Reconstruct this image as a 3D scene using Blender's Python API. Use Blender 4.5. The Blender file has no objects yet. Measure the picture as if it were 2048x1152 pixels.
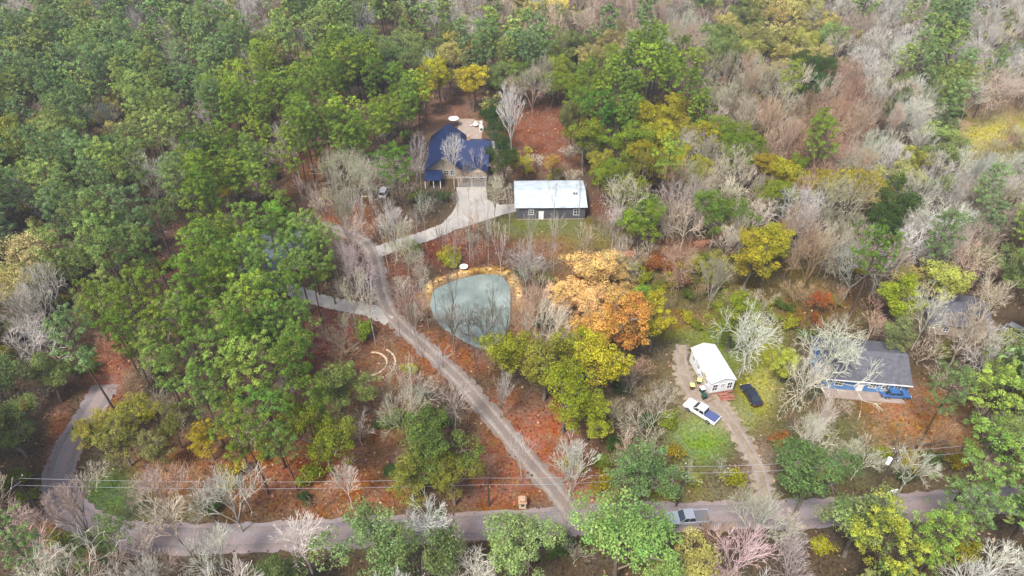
import bpy, math, random
import numpy as np
from mathutils import Vector, Matrix
R = math.radians
rng = np.random.default_rng(7)
random.seed(7)
sc = bpy.context.scene
COL = sc.collection

# ------------------------------------------------------------------ camera, world, sun, exposure
H = 85.0; PITCH = R(40); F = 1365.0
cam = bpy.data.cameras.new('camera'); cam.sensor_width = 36; cam.lens = 24.0
cam.clip_start = 1; cam.clip_end = 5000
camo = bpy.data.objects.new('camera', cam); COL.objects.link(camo)
camo.location = (0, 0, H); camo.rotation_euler = (R(90) - PITCH, 0, 0)
sc.camera = camo
w = bpy.data.worlds.new('World'); sc.world = w; w.use_nodes = True
nt = w.node_tree; bg = nt.nodes['Background']
sky = nt.nodes.new('ShaderNodeTexSky'); sky.sky_type = 'NISHITA'; sky.sun_disc = False
SUN_EL, SUN_AZ = R(58), R(215)
sky.sun_elevation = SUN_EL; sky.sun_rotation = SUN_AZ
sky.air_density = 1.0; sky.dust_density = 3.0; sky.ozone_density = 1.0
nt.links.new(sky.outputs[0], bg.inputs[0]); bg.inputs[1].default_value = 0.075
sl = bpy.data.lights.new('sun', 'SUN'); sl.energy = 1.5; sl.angle = R(10); sl.color = (1, .95, .88)
so = bpy.data.objects.new('sun', sl); COL.objects.link(so)
d = Vector((math.sin(SUN_AZ) * math.cos(SUN_EL), math.cos(SUN_AZ) * math.cos(SUN_EL), math.sin(SUN_EL)))
so.rotation_euler = d.to_track_quat('Z', 'Y').to_euler()
sc.view_settings.view_transform = 'Standard'; sc.view_settings.look = 'None'
sc.view_settings.gamma = 1; sc.view_settings.exposure = 1.85
HAZE = .0003
sc.cycles.max_bounces = 5; sc.cycles.diffuse_bounces = 3; sc.cycles.transmission_bounces = 3
sc.cycles.transparent_max_bounces = 4; sc.cycles.volume_bounces = 0

# ------------------------------------------------------------------ where a photo point lies on the level z
CT, ST = math.cos(PITCH), math.sin(PITCH)
def P(x, y, z=0.0):
    u = (x - 1024) / F; v = (y - 576) / F
    dx, dy, dz = u, CT - v * ST, -ST - v * CT
    t = (z - H) / dz
    return Vector((dx * t, dy * t, z))
def PIX(X, Y, Z=0.0):
    """numpy: world -> photo pixel"""
    dz = Z - H
    depth = Y * CT - dz * ST
    up = Y * ST + dz * CT
    return 1024 + F * X / depth, 576 - F * up / depth

# ------------------------------------------------------------------ tagging
def tag(o, label=None, cat=None, group=None, kind=None):
    if label: o['label'] = label
    if cat: o['category'] = cat
    if group: o['group'] = group
    if kind: o['kind'] = kind
    return o
def empty(name, loc=(0, 0, 0), rz=0, label=None, cat=None, group=None):
    o = bpy.data.objects.new(name, None); COL.objects.link(o)
    o.location = loc; o.rotation_euler = (0, 0, rz); o.empty_display_size = .3
    return tag(o, label, cat, group)
def copy_tree(o, parent=None):
    c = o.copy(); COL.objects.link(c); c.parent = parent
    for ch in list(o.children): copy_tree(ch, c)
    return c

# ------------------------------------------------------------------ materials
def mat(name, color, rough=.7, noise=None, amount=.25, metal=0., bump=0., spec=.3, coat=0.):
    m = bpy.data.materials.new(name); m.use_nodes = True
    t = m.node_tree; b = t.nodes['Principled BSDF']
    b.inputs['Base Color'].default_value = (*color, 1); b.inputs['Roughness'].default_value = rough
    b.inputs['Metallic'].default_value = metal; b.inputs['Specular IOR Level'].default_value = spec
    b.inputs['Coat Weight'].default_value = coat
    if noise:
        tc = t.nodes.new('ShaderNodeTexCoord'); n = t.nodes.new('ShaderNodeTexNoise')
        n.inputs['Scale'].default_value = noise; n.inputs['Detail'].default_value = 6; n.inputs['Roughness'].default_value = .65
        t.links.new(tc.outputs['Object'], n.inputs['Vector'])
        r = t.nodes.new('ShaderNodeMapRange'); r.inputs[1].default_value = .3; r.inputs[2].default_value = .7
        r.inputs[3].default_value = 1 - amount; r.inputs[4].default_value = 1 + amount
        t.links.new(n.outputs[0], r.inputs[0])
        mx = t.nodes.new('ShaderNodeVectorMath'); mx.operation = 'SCALE'; mx.inputs[0].default_value = color
        t.links.new(r.outputs[0], mx.inputs['Scale']); t.links.new(mx.outputs[0], b.inputs['Base Color'])
        if bump:
            bp = t.nodes.new('ShaderNodeBump'); bp.inputs['Strength'].default_value = bump; bp.inputs['Distance'].default_value = .1
            t.links.new(n.outputs[0], bp.inputs['Height']); t.links.new(bp.outputs[0], b.inputs['Normal'])
    return m

def tint_material(name, source, translucent=.22, noise_scale=.35, rough_mix=.0):
    """colour from the object's own colour or from a colour attribute, varied clump by clump"""
    m = bpy.data.materials.new(name); m.use_nodes = True
    t = m.node_tree; t.nodes.clear()
    out = t.nodes.new('ShaderNodeOutputMaterial')
    if source == 'object':
        s = t.nodes.new('ShaderNodeObjectInfo'); cs = s.outputs['Color']
    else:
        s = t.nodes.new('ShaderNodeAttribute'); s.attribute_name = 'Col'; cs = s.outputs['Color']
    va = t.nodes.new('ShaderNodeAttribute'); va.attribute_name = 'var'     # 0..1 per clump
    hsv = t.nodes.new('ShaderNodeHueSaturation')
    hr = t.nodes.new('ShaderNodeMapRange'); hr.inputs[3].default_value = .478; hr.inputs[4].default_value = .522
    vr = t.nodes.new('ShaderNodeMapRange'); vr.inputs[3].default_value = .52; vr.inputs[4].default_value = 1.5
    sp = t.nodes.new('ShaderNodeSeparateXYZ'); t.links.new(va.outputs['Vector'], sp.inputs[0])
    t.links.new(sp.outputs[0], vr.inputs[0]); t.links.new(sp.outputs[1], hr.inputs[0])
    t.links.new(cs, hsv.inputs['Color']); t.links.new(hr.outputs[0], hsv.inputs['Hue']); t.links.new(vr.outputs[0], hsv.inputs['Value'])
    df = t.nodes.new('ShaderNodeBsdfDiffuse'); t.links.new(hsv.outputs[0], df.inputs[0])
    if translucent:
        tr = t.nodes.new('ShaderNodeBsdfTranslucent'); t.links.new(hsv.outputs[0], tr.inputs[0])
        mx = t.nodes.new('ShaderNodeMixShader'); mx.inputs[0].default_value = translucent
        t.links.new(df.outputs[0], mx.inputs[1]); t.links.new(tr.outputs[0], mx.inputs[2]); t.links.new(mx.outputs[0], out.inputs[0])
    else:
        t.links.new(df.outputs[0], out.inputs[0])
    return m
M_LEAF = tint_material('leaves', 'object')
M_LEAFA = tint_material('leaves_mass', 'attribute')
M_TWIG = tint_material('twigs', 'object', 0)
M_TWIGA = tint_material('twigs_mass', 'attribute', .1)
M_BARK = tint_material('bark', 'object', 0)

# ------------------------------------------------------------------ mesh helpers
def mesh_np(name, V, Q, m, var=None, col=None, nside=4):
    V = np.asarray(V, dtype=np.float32); Q = np.asarray(Q, dtype=np.int32)
    me = bpy.data.meshes.new(name)
    me.vertices.add(len(V)); me.vertices.foreach_set('co', V.ravel())
    me.loops.add(Q.size); me.loops.foreach_set('vertex_index', Q.ravel())
    me.polygons.add(len(Q)); me.polygons.foreach_set('loop_start', np.arange(0, Q.size, Q.shape[1], dtype=np.int32))
    try: me.polygons.foreach_set('loop_total', np.full(len(Q), Q.shape[1], dtype=np.int32))
    except Exception: pass
    me.update(calc_edges=True)
    if var is not None:
        a = me.attributes.new('var', 'FLOAT_VECTOR', 'FACE'); a.data.foreach_set('vector', np.asarray(var, dtype=np.float32).ravel())
    if col is not None:
        c = np.ones((len(Q), 4), dtype=np.float32); c[:, :3] = col
        a = me.attributes.new('Col', 'FLOAT_COLOR', 'FACE'); a.data.foreach_set('color', c.ravel())
    if m: me.materials.append(m)
    return me
def link(name, me, parent=None):
    o = bpy.data.objects.new(name, me); COL.objects.link(o); o.parent = parent
    return o

class MB:
    """collects boxes, prisms, tubes; build() makes one mesh object"""
    def __init__(s): s.v = []; s.f = []
    def add(s, vs, fs):
        n = len(s.v); s.v += [tuple(v) for v in vs]; s.f += [tuple(i + n for i in f) for f in fs]; return s
    def box(s, x0, x1, y0, y1, z0, z1):
        return s.add([(x0, y0, z0), (x1, y0, z0), (x1, y1, z0), (x0, y1, z0), (x0, y0, z1), (x1, y0, z1), (x1, y1, z1), (x0, y1, z1)],
                     [(0, 3, 2, 1), (4, 5, 6, 7), (0, 1, 5, 4), (1, 2, 6, 5), (2, 3, 7, 6), (3, 0, 4, 7)])
    def slab(s, a, b, c, d_, t):
        """quad a b c d given thickness t downwards along its normal"""
        a, b, c, d_ = map(Vector, (a, b, c, d_)); n = (b - a).cross(d_ - a).normalized() * t
        return s.add([a, b, c, d_, a - n, b - n, c - n, d_ - n], [(0, 1, 2, 3), (7, 6, 5, 4), (0, 4, 5, 1), (1, 5, 6, 2), (2, 6, 7, 3), (3, 7, 4, 0)])
    def prism(s, poly, axis, a, b):
        """poly of 2-D points extruded along axis from a to b"""
        n = len(poly)
        def pt(p, k): return (k, p[0], p[1]) if axis == 'x' else ((p[0], k, p[1]) if axis == 'y' else (p[0], p[1], k))
        return s.add([pt(p, a) for p in poly] + [pt(p, b) for p in poly],
                     [tuple(range(n))[::-1], tuple(range(n, 2 * n))] + [(i, (i + 1) % n, (i + 1) % n + n, i + n) for i in range(n)])
    def tube(s, p0, p1, r0, r1=None, n=8, caps=True):
        r1 = r0 if r1 is None else r1
        p0, p1 = Vector(p0), Vector(p1); dd = (p1 - p0).normalized()
        u = dd.orthogonal().normalized(); v = dd.cross(u)
        A = [p0 + (u * math.cos(k * 2 * math.pi / n) + v * math.sin(k * 2 * math.pi / n)) * r0 for k in range(n)]
        B = [p1 + (u * math.cos(k * 2 * math.pi / n) + v * math.sin(k * 2 * math.pi / n)) * r1 for k in range(n)]
        fs = [(k, (k + 1) % n, (k + 1) % n + n, k + n) for k in range(n)]
        if caps: fs += [tuple(range(n))[::-1], tuple(range(n, 2 * n))]
        return s.add(A + B, fs)
    def path(s, pts, r, n=5):
        for a, b in zip(pts[:-1], pts[1:]): s.tube(a, b, r, r, n, False)
        return s
    def loft(s, rings):
        n = len(rings[0]); k = len(rings)
        fs = [tuple(range(n))[::-1], tuple(range((k - 1) * n, k * n))]
        for j in range(k - 1): fs += [(j * n + i, j * n + (i + 1) % n, (j + 1) * n + (i + 1) % n, (j + 1) * n + i) for i in range(n)]
        return s.add([p for r in rings for p in r], fs)
    def build(s, name, m, parent=None, smooth=False, bevel=0):
        me = bpy.data.meshes.new(name); me.from_pydata(s.v, [], s.f); me.update(); me.materials.append(m)
        if smooth:
            for p in me.polygons: p.use_smooth = True
        o = link(name, me, parent)
        if bevel:
            b = o.modifiers.new('bevel', 'BEVEL'); b.width = bevel; b.segments = 2; b.limit_method = 'ANGLE'
        return o

def inpoly(x, y, poly):
    x = np.asarray(x, float); y = np.asarray(y, float); r = np.zeros(x.shape, bool); n = len(poly)
    for i in range(n):
        x0, y0 = poly[i][:2]; x1, y1 = poly[(i + 1) % n][:2]
        c = (y0 > y) != (y1 > y)
        with np.errstate(divide='ignore', invalid='ignore'):
            r ^= c & (x < (x1 - x0) * (y - y0) / ((y1 - y0) if y1 != y0 else 1e-9) + x0)
    return r
def seg_dist(x, y, pts):
    d_ = np.full(np.shape(x), 1e9)
    for (x0, y0), (x1, y1) in zip(pts[:-1], pts[1:]):
        vx, vy = x1 - x0, y1 - y0; L = vx * vx + vy * vy + 1e-9
        t = np.clip(((x - x0) * vx + (y - y0) * vy) / L, 0, 1)
        d_ = np.minimum(d_, np.hypot(x - x0 - t * vx, y - y0 - t * vy))
    return d_
def smooth_line(pts, k=6):
    p = [pts[0]] + list(pts) + [pts[-1]]; out = []
    for i in range(1, len(p) - 2):
        a, b, c, d_ = [Vector(q) for q in p[i - 1:i + 3]]
        for j in range(k):
            t = j / k
            out.append(.5 * ((2 * b) + (c - a) * t + (2 * a - 5 * b + 4 * c - d_) * t * t + (3 * b - a - 3 * c + d_) * t ** 3))
    out.append(Vector(pts[-1])); return out

# ------------------------------------------------------------------ layout of the ground (photo points laid down on z = 0)
g2 = lambda pts: [tuple(P(x, y)[:2]) for x, y in pts]
POND = smooth_line([Vector(p) for p in g2([(866, 578), (900, 562), (950, 549), (1000, 550), (1019, 572), (1022, 610), (1018, 650), (1004, 683), (975, 699), (938, 688), (903, 668), (878, 648), (860, 615)])] + [Vector(g2([(866, 578)])[0])], 5)[:-1]
POND = [(p.x, p.y) for p in POND]
ROAD = g2([(212, 770), (196, 800), (168, 845), (140, 890), (118, 960), (150, 1030), (240, 1072), (420, 1078), (700, 1066), (1000, 1050), (1250, 1036), (1500, 1030), (1750, 1020), (2048, 995), (2400, 970)])
DRIVE = g2([(1150, 1040), (1120, 995), (1060, 925), (990, 840), (920, 760), (850, 695), (790, 640), (762, 585), (752, 530), (735, 490), (700, 470), (640, 452), (585, 440)])
CONC = g2([(752, 505), (800, 488), (850, 473), (900, 452), (938, 425)])
SIDE = g2([(782, 640), (740, 622), (690, 612), (640, 600), (560, 570), (530, 545)])
TDRIVE = g2([(1530, 1030), (1525, 960), (1500, 905), (1465, 850), (1430, 810), (1385, 785), (1366, 740), (1362, 690)])
PATH = g2([(1190, 520), (1260, 506), (1330, 497), (1400, 487), (1436, 476), (1442, 450)])
APRON = g2([(912, 375), (972, 373), (975, 400), (1000, 410), (1035, 408), (1038, 422), (1005, 430), (965, 443), (930, 455), (885, 466), (880, 452), (905, 425), (918, 400)])
ROADS = [(ROAD, 2.5), (DRIVE, 2.0), (CONC, 2.0), (SIDE, 1.6), (TDRIVE, 1.6)]

# colours of the ground itself: (px, py, rx, ry, colour, weight)
RED = (.27, .085, .032); ORG = (.38, .165, .05); BRN = (.10, .068, .038); DKB = (.06, .045, .03); GRS = (.15, .175, .035); OLV = (.13, .115, .035); YEL = (.42, .34, .06); TAN = (.36, .25, .13)
PNK = (.22, .12, .085); GRY = (.16, .13, .10); BGR = (.085, .165, .03)
BLOBS = [
 (1080, 270, 75, 60, (.27, .085, .045), 3), (900, 225, 70, 45, (.26, .12, .08), 2), (640, 300, 60, 90, RED, 1.5), (700, 440, 60, 30, RED, 3), (900, 500, 90, 30, (.2, .05, .03), 3),
 (1110, 490, 60, 22, (.30, .12, .07), 2.5), (1180, 480, 70, 30, GRS, 3), (1090, 455, 90, 22, GRS, 3), (1060, 420, 60, 15, OLV, 2), (960, 400, 30, 30, OLV, 1),
 (1300, 500, 110, 20, (.28, .11, .06), 2.5), (1220, 430, 40, 50, (.2, .07, .05), 2), (1190, 600, 75, 60, ORG, 2), (860, 700, 60, 40, RED, 2), (900, 720, 60, 30, RED, 3), (1050, 640, 20, 70, (.33, .13, .05), 2),
 (800, 540, 30, 60, (.2, .07, .045), 2), (680, 680, 70, 60, (.25, .075, .05), 3), (740, 720, 60, 40, (.25, .14, .07), 2), (760, 820, 60, 90, (.28, .13, .06), 2.5), (600, 930, 110, 60, (.28, .085, .03), 3), (690, 990, 90, 35, (.33, .11, .03), 3),
 (350, 950, 60, 50, (.34, .13, .04), 3), (470, 960, 60, 60, (.28, .10, .035), 2), (230, 990, 60, 40, BGR, 3), (330, 1020, 90, 20, (.12, .12, .04), 2), (990, 960, 60, 60, (.33, .10, .04), 3), (1000, 820, 40, 30, RED, 3),
 (1090, 880, 60, 50, (.38, .10, .045), 3), (1150, 970, 60, 40, (.34, .13, .07), 3), (1190, 990, 30, 20, (.38, .22, .13), 3), (215, 740, 35, 60, (.34, .10, .05), 3), (120, 930, 20, 90, (.36, .12, .06), 3), (345, 510, 30, 50, (.24, .11, .08), 3),
 (180, 1090, 120, 25, (.30, .14, .10), 2), (60, 1070, 90, 40, (.26, .13, .10), 2), (700, 1085, 160, 14, (.2, .14, .06), 2), (600, 800, 30, 80, (.2, .07, .04), 1.5),
 (1360, 590, 130, 60, (.15, .14, .03), 2), (1540, 590, 110, 60, (.17, .12, .03), 2.5), (1370, 640, 60, 20, (.27, .08, .03), 2), (1640, 610, 60, 30, (.22, .09, .02), 2), (1680, 640, 50, 25, (.12, .10, .02), 2),
 (1480, 690, 50, 40, (.19, .25, .03), 5), (1520, 750, 30, 60, (.38, .36, .05), 5), (1440, 665, 90, 20, (.19, .24, .03), 4), (1400, 870, 45, 40, (.17, .28, .03), 5), (1490, 830, 25, 30, (.2, .24, .03), 3), (1380, 800, 50, 60, (.28, .22, .12), 2), (1440, 838, 45, 22, (.42, .33, .22), 3),
 (1290, 760, 70, 80, (.15, .11, .05), 2), (1600, 850, 60, 80, (.14, .13, .035), 2), (1700, 890, 80, 60, (.14, .15, .05), 2.5), (1830, 840, 75, 45, (.40, .16, .035), 4), (1790, 810, 50, 25, (.32, .12, .06), 3), (1880, 880, 50, 20, (.30, .15, .06), 3),
 (1900, 950, 90, 40, (.18, .13, .06), 2), (1500, 1000, 80, 30, (.2, .17, .07), 2), (1350, 980, 60, 30, (.25, .22, .05), 2), (1520, 930, 30, 50, (.3, .2, .15), 2),
 (2000, 270, 70, 35, (.48, .42, .07), 5), (1960, 215, 90, 25, (.32, .20, .12), 3), (2030, 350, 60, 40, (.2, .2, .06), 3), (1720, 210, 60, 30, (.25, .12, .08), 2), (1660, 250, 60, 60, (.24, .10, .07), 3), (1620, 340, 60, 60, (.2, .10, .07), 2),
 (590, 115, 60, 25, (.33, .28, .08), 4), (640, 130, 40, 20, (.32, .28, .06), 3), (90, 440, 60, 50, (.10, .07, .07), 1), (1860, 640, 60, 25, (.24, .16, .11), 2), (2000, 720, 60, 40, (.24, .15, .10), 1),
 (1400, 150, 200, 30, (.18, .12, .10), 1), (1500, 20, 400, 40, (.2, .15, .13), 1),
]
def ground_colour(X, Y):
    px, py = PIX(X, Y, 0.0)
    c = np.zeros(X.shape + (3,)); wsum = np.full(X.shape, .75)
    c += np.array(BRN) * .75
    for bx, by, rx, ry, cc, wt in BLOBS:
        q = ((px - bx) / (rx * 1.15)) ** 2 + ((py - by) / (ry * 1.15)) ** 2
        g = wt * np.exp(-q * 1.5) * (Y > 5); c += g[..., None] * np.array(cc); wsum += g
    return c / wsum[..., None] * .74

ax = np.concatenate([np.linspace(-900, -230, 12, endpoint=False), np.arange(-230, 230.1, 1.15), np.linspace(300, 900, 10)])
ay = np.concatenate([np.linspace(-500, 10, 8, endpoint=False), np.arange(10, 320, 1.0), np.linspace(345, 1200, 14)])
GX, GY = np.meshgrid(ax, ay)
inp = inpoly(GX, GY, POND); pd = seg_dist(GX, GY, POND + [POND[0]])
rd = np.min([seg_dist(GX, GY, l) - wd for l, wd in ROADS], axis=0)
def hnoise(X, Y): return .25 * np.sin(X * .21 + 1.3 * np.sin(Y * .13)) * np.cos(Y * .17 + .6 * np.sin(X * .11)) + .1 * np.sin(X * .7 + Y * .4) * np.sin(Y * .6 - X * .3)
SKIP = [g2(q) for q in ([(840, 240), (1000, 240), (1000, 480), (740, 480)], [(1000, 340), (1200, 340), (1200, 470), (1000, 470)], [(1340, 670), (1560, 670), (1560, 860), (1340, 860)], [(1590, 670), (1850, 670), (1850, 820), (1590, 820)], [(480, 440), (640, 440), (640, 590), (480, 590)])]
flat = np.clip(rd / 6, 0, 1) * np.clip((pd - 1) / 5, 0, 1)
for q in SKIP: flat = flat * (1 - inpoly(GX, GY, q))
GZ = np.where(inp, -np.clip(pd * .45, 0, 1.6), np.exp(-((pd - 1.6) / .9) ** 2) * .25) + flat * hnoise(GX, GY)
GZ[(rd < .5)] = 0
nx, ny = len(ax), len(ay)
V = np.stack([GX.ravel(), GY.ravel(), GZ.ravel()], 1)
I = (np.arange(ny - 1)[:, None] * nx + np.arange(nx - 1)[None]).ravel()
Q = np.stack([I, I + 1, I + 1 + nx, I + nx], 1)
me = mesh_np('ground', V, Q, None)
gc = np.ones((nx * ny, 4), dtype=np.float32); gc[:, :3] = ground_colour(GX, GY).reshape(-1, 3)
# tan clay bank round the upper side of the pond
bank = np.exp(-((pd - 1.2) / (.75 + .35 * np.sin(GX * 1.1))) ** 2) * (~inp) * (.75 + .25 * np.sin(GX * 2.3 + GY)) * np.clip((GY - P(1000, 625).y) / 4, 0, 1)
mud = np.clip(1 - pd / 1.5, 0, 1) * (inp | (GY < P(1000, 625).y))
gcc = gc[:, :3].reshape(ny, nx, 3)
gcc += bank[..., None] * 1.0 * (np.array((.66, .38, .11)) - gcc); gcc += mud[..., None] * .7 * (np.array((.16, .09, .05)) - gcc)
gc[:, :3] = gcc.reshape(-1, 3)
a = me.attributes.new('Col', 'FLOAT_COLOR', 'POINT'); a.data.foreach_set('color', gc.ravel())
for p in me.polygons: p.use_smooth = True
gm = bpy.data.materials.new('leafy_ground'); gm.use_nodes = True; t = gm.node_tree; b = t.nodes['Principled BSDF']
b.inputs['Roughness'].default_value = .95; b.inputs['Specular IOR Level'].default_value = .1
at = t.nodes.new('ShaderNodeAttribute'); at.attribute_name = 'Col'
tc = t.nodes.new('ShaderNodeTexCoord')
def noise_node(t, scale, detail, rough, vec):
    n = t.nodes.new('ShaderNodeTexNoise'); n.inputs['Scale'].default_value = scale; n.inputs['Detail'].default_value = detail
    n.inputs['Roughness'].default_value = rough; t.links.new(vec, n.inputs['Vector']); return n
n1 = noise_node(t, 2.2, 8, .75, tc.outputs['Object']); n2 = noise_node(t, .22, 6, .65, tc.outputs['Object']); n3 = noise_node(t, .8, 5, .7, tc.outputs['Object'])
r1 = t.nodes.new('ShaderNodeMapRange'); r1.inputs[1].default_value = .3; r1.inputs[2].default_value = .7; r1.inputs[3].default_value = .3; r1.inputs[4].default_value = 1.8
t.links.new(n1.outputs[0], r1.inputs[0])
hs = t.nodes.new('ShaderNodeHueSaturation'); t.links.new(at.outputs['Color'], hs.inputs['Color']); t.links.new(r1.outputs[0], hs.inputs['Value'])
r2 = t.nodes.new('ShaderNodeMapRange'); r2.inputs[1].default_value = .3; r2.inputs[2].default_value = .7; r2.inputs[3].default_value = .475; r2.inputs[4].default_value = .535
t.links.new(n3.outputs[0], r2.inputs[0]); t.links.new(r2.outputs[0], hs.inputs['Hue'])
r3 = t.nodes.new('ShaderNodeMapRange'); r3.inputs[1].default_value = .35; r3.inputs[2].default_value = .65; r3.inputs[3].default_value = 1.15; r3.inputs[4].default_value = .75
t.links.new(n2.outputs[0], r3.inputs[0]); t.links.new(r3.outputs[0], hs.inputs['Saturation'])
t.links.new(hs.outputs[0], b.inputs['Base Color'])
bp = t.nodes.new('ShaderNodeBump'); bp.inputs['Strength'].default_value = .8; bp.inputs['Distance'].default_value = .25
t.links.new(n1.outputs[0], bp.inputs['Height']); t.links.new(bp.outputs[0], b.inputs['Normal'])
me.materials.append(gm); ground = tag(link('ground', me), kind='structure')

# water
wm = bpy.data.materials.new('pond_water'); wm.use_nodes = True; t = wm.node_tree; b = t.nodes['Principled BSDF']
b.inputs['Roughness'].default_value = .04; b.inputs['Specular IOR Level'].default_value = 1.0
tc = t.nodes.new('ShaderNodeTexCoord'); n = noise_node(t, .16, 5, .6, tc.outputs['Object'])
cr = t.nodes.new('ShaderNodeValToRGB'); cr.color_ramp.elements[0].position = .35; cr.color_ramp.elements[0].color = (.13, .165, .135, 1)  # greenish murk with pale sky reflection mixed into the base colour
cr.color_ramp.elements[1].position = .68; cr.color_ramp.elements[1].color = (.26, .30, .265, 1)
t.links.new(n.outputs[0], cr.inputs[0]); t.links.new(cr.outputs[0], b.inputs['Base Color'])
n = noise_node(t, 2.5, 3, .5, tc.outputs['Object']); bp = t.nodes.new('ShaderNodeBump'); bp.inputs['Strength'].default_value = .06; bp.inputs['Distance'].default_value = .05
t.links.new(n.outputs[0], bp.inputs['Height']); t.links.new(bp.outputs[0], b.inputs['Normal'])
cx = sum(p[0] for p in POND) / len(POND); cy = sum(p[1] for p in POND) / len(POND)
m_ = MB(); m_.add([(cx + (x - cx) * 1.05, cy + (y - cy) * 1.05, -.10) for x, y in POND], [tuple(range(len(POND)))[::-1]])
o = m_.build('pond_water', wm); tag(o, kind='structure')

# roads, drives and paths: sheets a little above each other
def road_material(name, c, edge, scale=.5, strips=True):
    m = bpy.data.materials.new(name); m.use_nodes = True; t = m.node_tree; b = t.nodes['Principled BSDF']
    b.inputs['Roughness'].default_value = .9; b.inputs['Specular IOR Level'].default_value = .2
    tc = t.nodes.new('ShaderNodeTexCoord'); n = noise_node(t, scale, 8, .7, tc.outputs['Object']); n_ = noise_node(t, 6, 5, .7, tc.outputs['Object'])
    cr = t.nodes.new('ShaderNodeValToRGB'); cr.color_ramp.elements[0].position = .42; cr.color_ramp.elements[0].color = (*c, 1)
    cr.color_ramp.elements[1].position = .72; cr.color_ramp.elements[1].color = (*edge, 1)
    t.links.new(n.outputs[0], cr.inputs[0])
    r = t.nodes.new('ShaderNodeMapRange'); r.inputs[1].default_value = .3; r.inputs[2].default_value = .7; r.inputs[3].default_value = .75; r.inputs[4].default_value = 1.25
    t.links.new(n_.outputs[0], r.inputs[0]); hs = t.nodes.new('ShaderNodeHueSaturation'); t.links.new(cr.outputs[0], hs.inputs['Color']); t.links.new(r.outputs[0], hs.inputs['Value'])
    t.links.new(hs.outputs[0], b.inputs['Base Color']); return m
def road(name, pts, half, z, m, jitter=.3, vary=None):
    L = smooth_line([Vector(p) for p in pts], 14); v = []; n = len(L)
    for i, p in enumerate(L):
        dd = (L[min(i + 1, n - 1)] - L[max(i - 1, 0)]).normalized(); nn = Vector((-dd.y, dd.x))
        hw = half * (vary(i / (n - 1)) if vary else 1)
        for s_ in (1, .33, -.33, -1):
            q = p + nn * (hw * s_ + (random.uniform(-jitter, jitter) if abs(s_) == 1 else 0)); v.append((q.x, q.y, z + (.03 if abs(s_) < .5 else 0)))
    fs = [(4 * i + k, 4 * i + k + 1, 4 * i + 5 + k, 4 * i + 4 + k) for i in range(n - 1) for k in range(3)]
    mb = MB(); mb.add(v, fs); o = mb.build(name, m); tag(o, kind='structure'); return o
m_asph = road_material('worn_asphalt', (.21, .18, .185), (.27, .19, .16), .25)
m_dirt = road_material('dirt_drive', (.17, .15, .135), (.22, .15, .11), .45)
m_conc = road_material('pale_concrete', (.32, .30, .27), (.40, .36, .31), .3)
m_grav = road_material('gravel_drive', (.21, .165, .12), (.34, .28, .20), .35)
m_clay = road_material('red_clay_path', (.34, .14, .08), (.40, .22, .13), .6)
road('road', ROAD, 2.3, .050, m_asph, .25)
road('dirt_driveway', DRIVE, 1.65, .056, m_dirt, .35, lambda t: 1 + 1.6 * max(0, 1 - t * 14))
road('concrete_driveway', CONC, 1.9, .062, m_conc, .1)
road('side_driveway', SIDE, 1.6, .066, m_conc, .2)
road('gravel_driveway', TDRIVE, 1.35, .070, m_grav, .75, lambda t: 1 + .9 * math.exp(-((t - .62) / .13) ** 2))
road('clay_path', PATH, .8, .054, m_clay, .35)
m_track = road_material('worn_wheel_track', (.27, .23, .20), (.20, .15, .12), .5); m_trackr = road_material('dark_wheel_track', (.17, .15, .15), (.23, .18, .16), .3)
def offset_line(pts, o_):
    L = smooth_line([Vector(p) for p in pts], 3); n = len(L)
    return [((p + Vector((-(L[min(i + 1, n - 1)] - L[max(i - 1, 0)]).y, (L[min(i + 1, n - 1)] - L[max(i - 1, 0)]).x)).normalized() * o_)[:]) for i, p in enumerate(L)]
for src, mm, offs_, wd_, zz in ((DRIVE, m_track, (-.8, .8), .3, .092), (TDRIVE, m_track, (-.7, .7), .26, .106), (ROAD, m_trackr, (-1.3, 1.25), .4, .086)):
    for o_ in offs_: road('wheel_track', offset_line(src, o_), wd_, zz, mm, .1)
mb = MB(); mb.add([(x, y, .074) for x, y in APRON], [tuple(range(len(APRON)))[::-1]]); tag(mb.build('driveway_apron', m_conc), kind='structure')

# ------------------------------------------------------------------ buildings
def roof_metal(name, c, step=.45, rough=.35, metal=.0, amount=.12):
    """standing seam or ribbed sheet: ribs as bump across object x, stains from noise"""
    m = mat(name, c, rough, .5, amount, metal, spec=.5); t = m.node_tree; b = t.nodes['Principled BSDF']
    tc = t.nodes.new('ShaderNodeTexCoord'); wv = t.nodes.new('ShaderNodeTexWave'); wv.inputs['Scale'].default_value = .314 / step
    wv.wave_profile = 'SAW'; t.links.new(tc.outputs['UV'], wv.inputs['Vector']); t.links.new(tc.outputs['Object'], wv.inputs['Vector'])
    bp = t.nodes.new('ShaderNodeBump'); bp.inputs['Strength'].default_value = .5; bp.inputs['Distance'].default_value = .04
    t.links.new(wv.outputs[0], bp.inputs['Height']); t.links.new(bp.outputs[0], b.inputs['Normal']); return m
m_navy = roof_metal('navy_metal_roof', (.010, .022, .075), .5, .4)
m_navyd = roof_metal('dark_slate_blue_roof', (.025, .04, .075), .5, .5)
m_galv = roof_metal('white_metal_roof', (.44, .50, .54), .9, .4, 0, .28)
m_wroof = roof_metal('weathered_white_roof', (.66, .66, .66), 1.2, .5, 0, .16)
m_shing = mat('grey_shingles', (.10, .10, .115), .9, 1.4, .35, bump=.4)
m_wallg = mat('dark_grey_siding', (.085, .085, .095), .7, 3, .12)
m_wallw = mat('white_siding', (.66, .68, .70), .6, 2, .08)
m_wallb = mat('blue_siding', (.10, .22, .46), .6, 2, .1)
m_wallp = mat('pale_blue_siding', (.42, .52, .62), .6, 2, .1)
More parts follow.
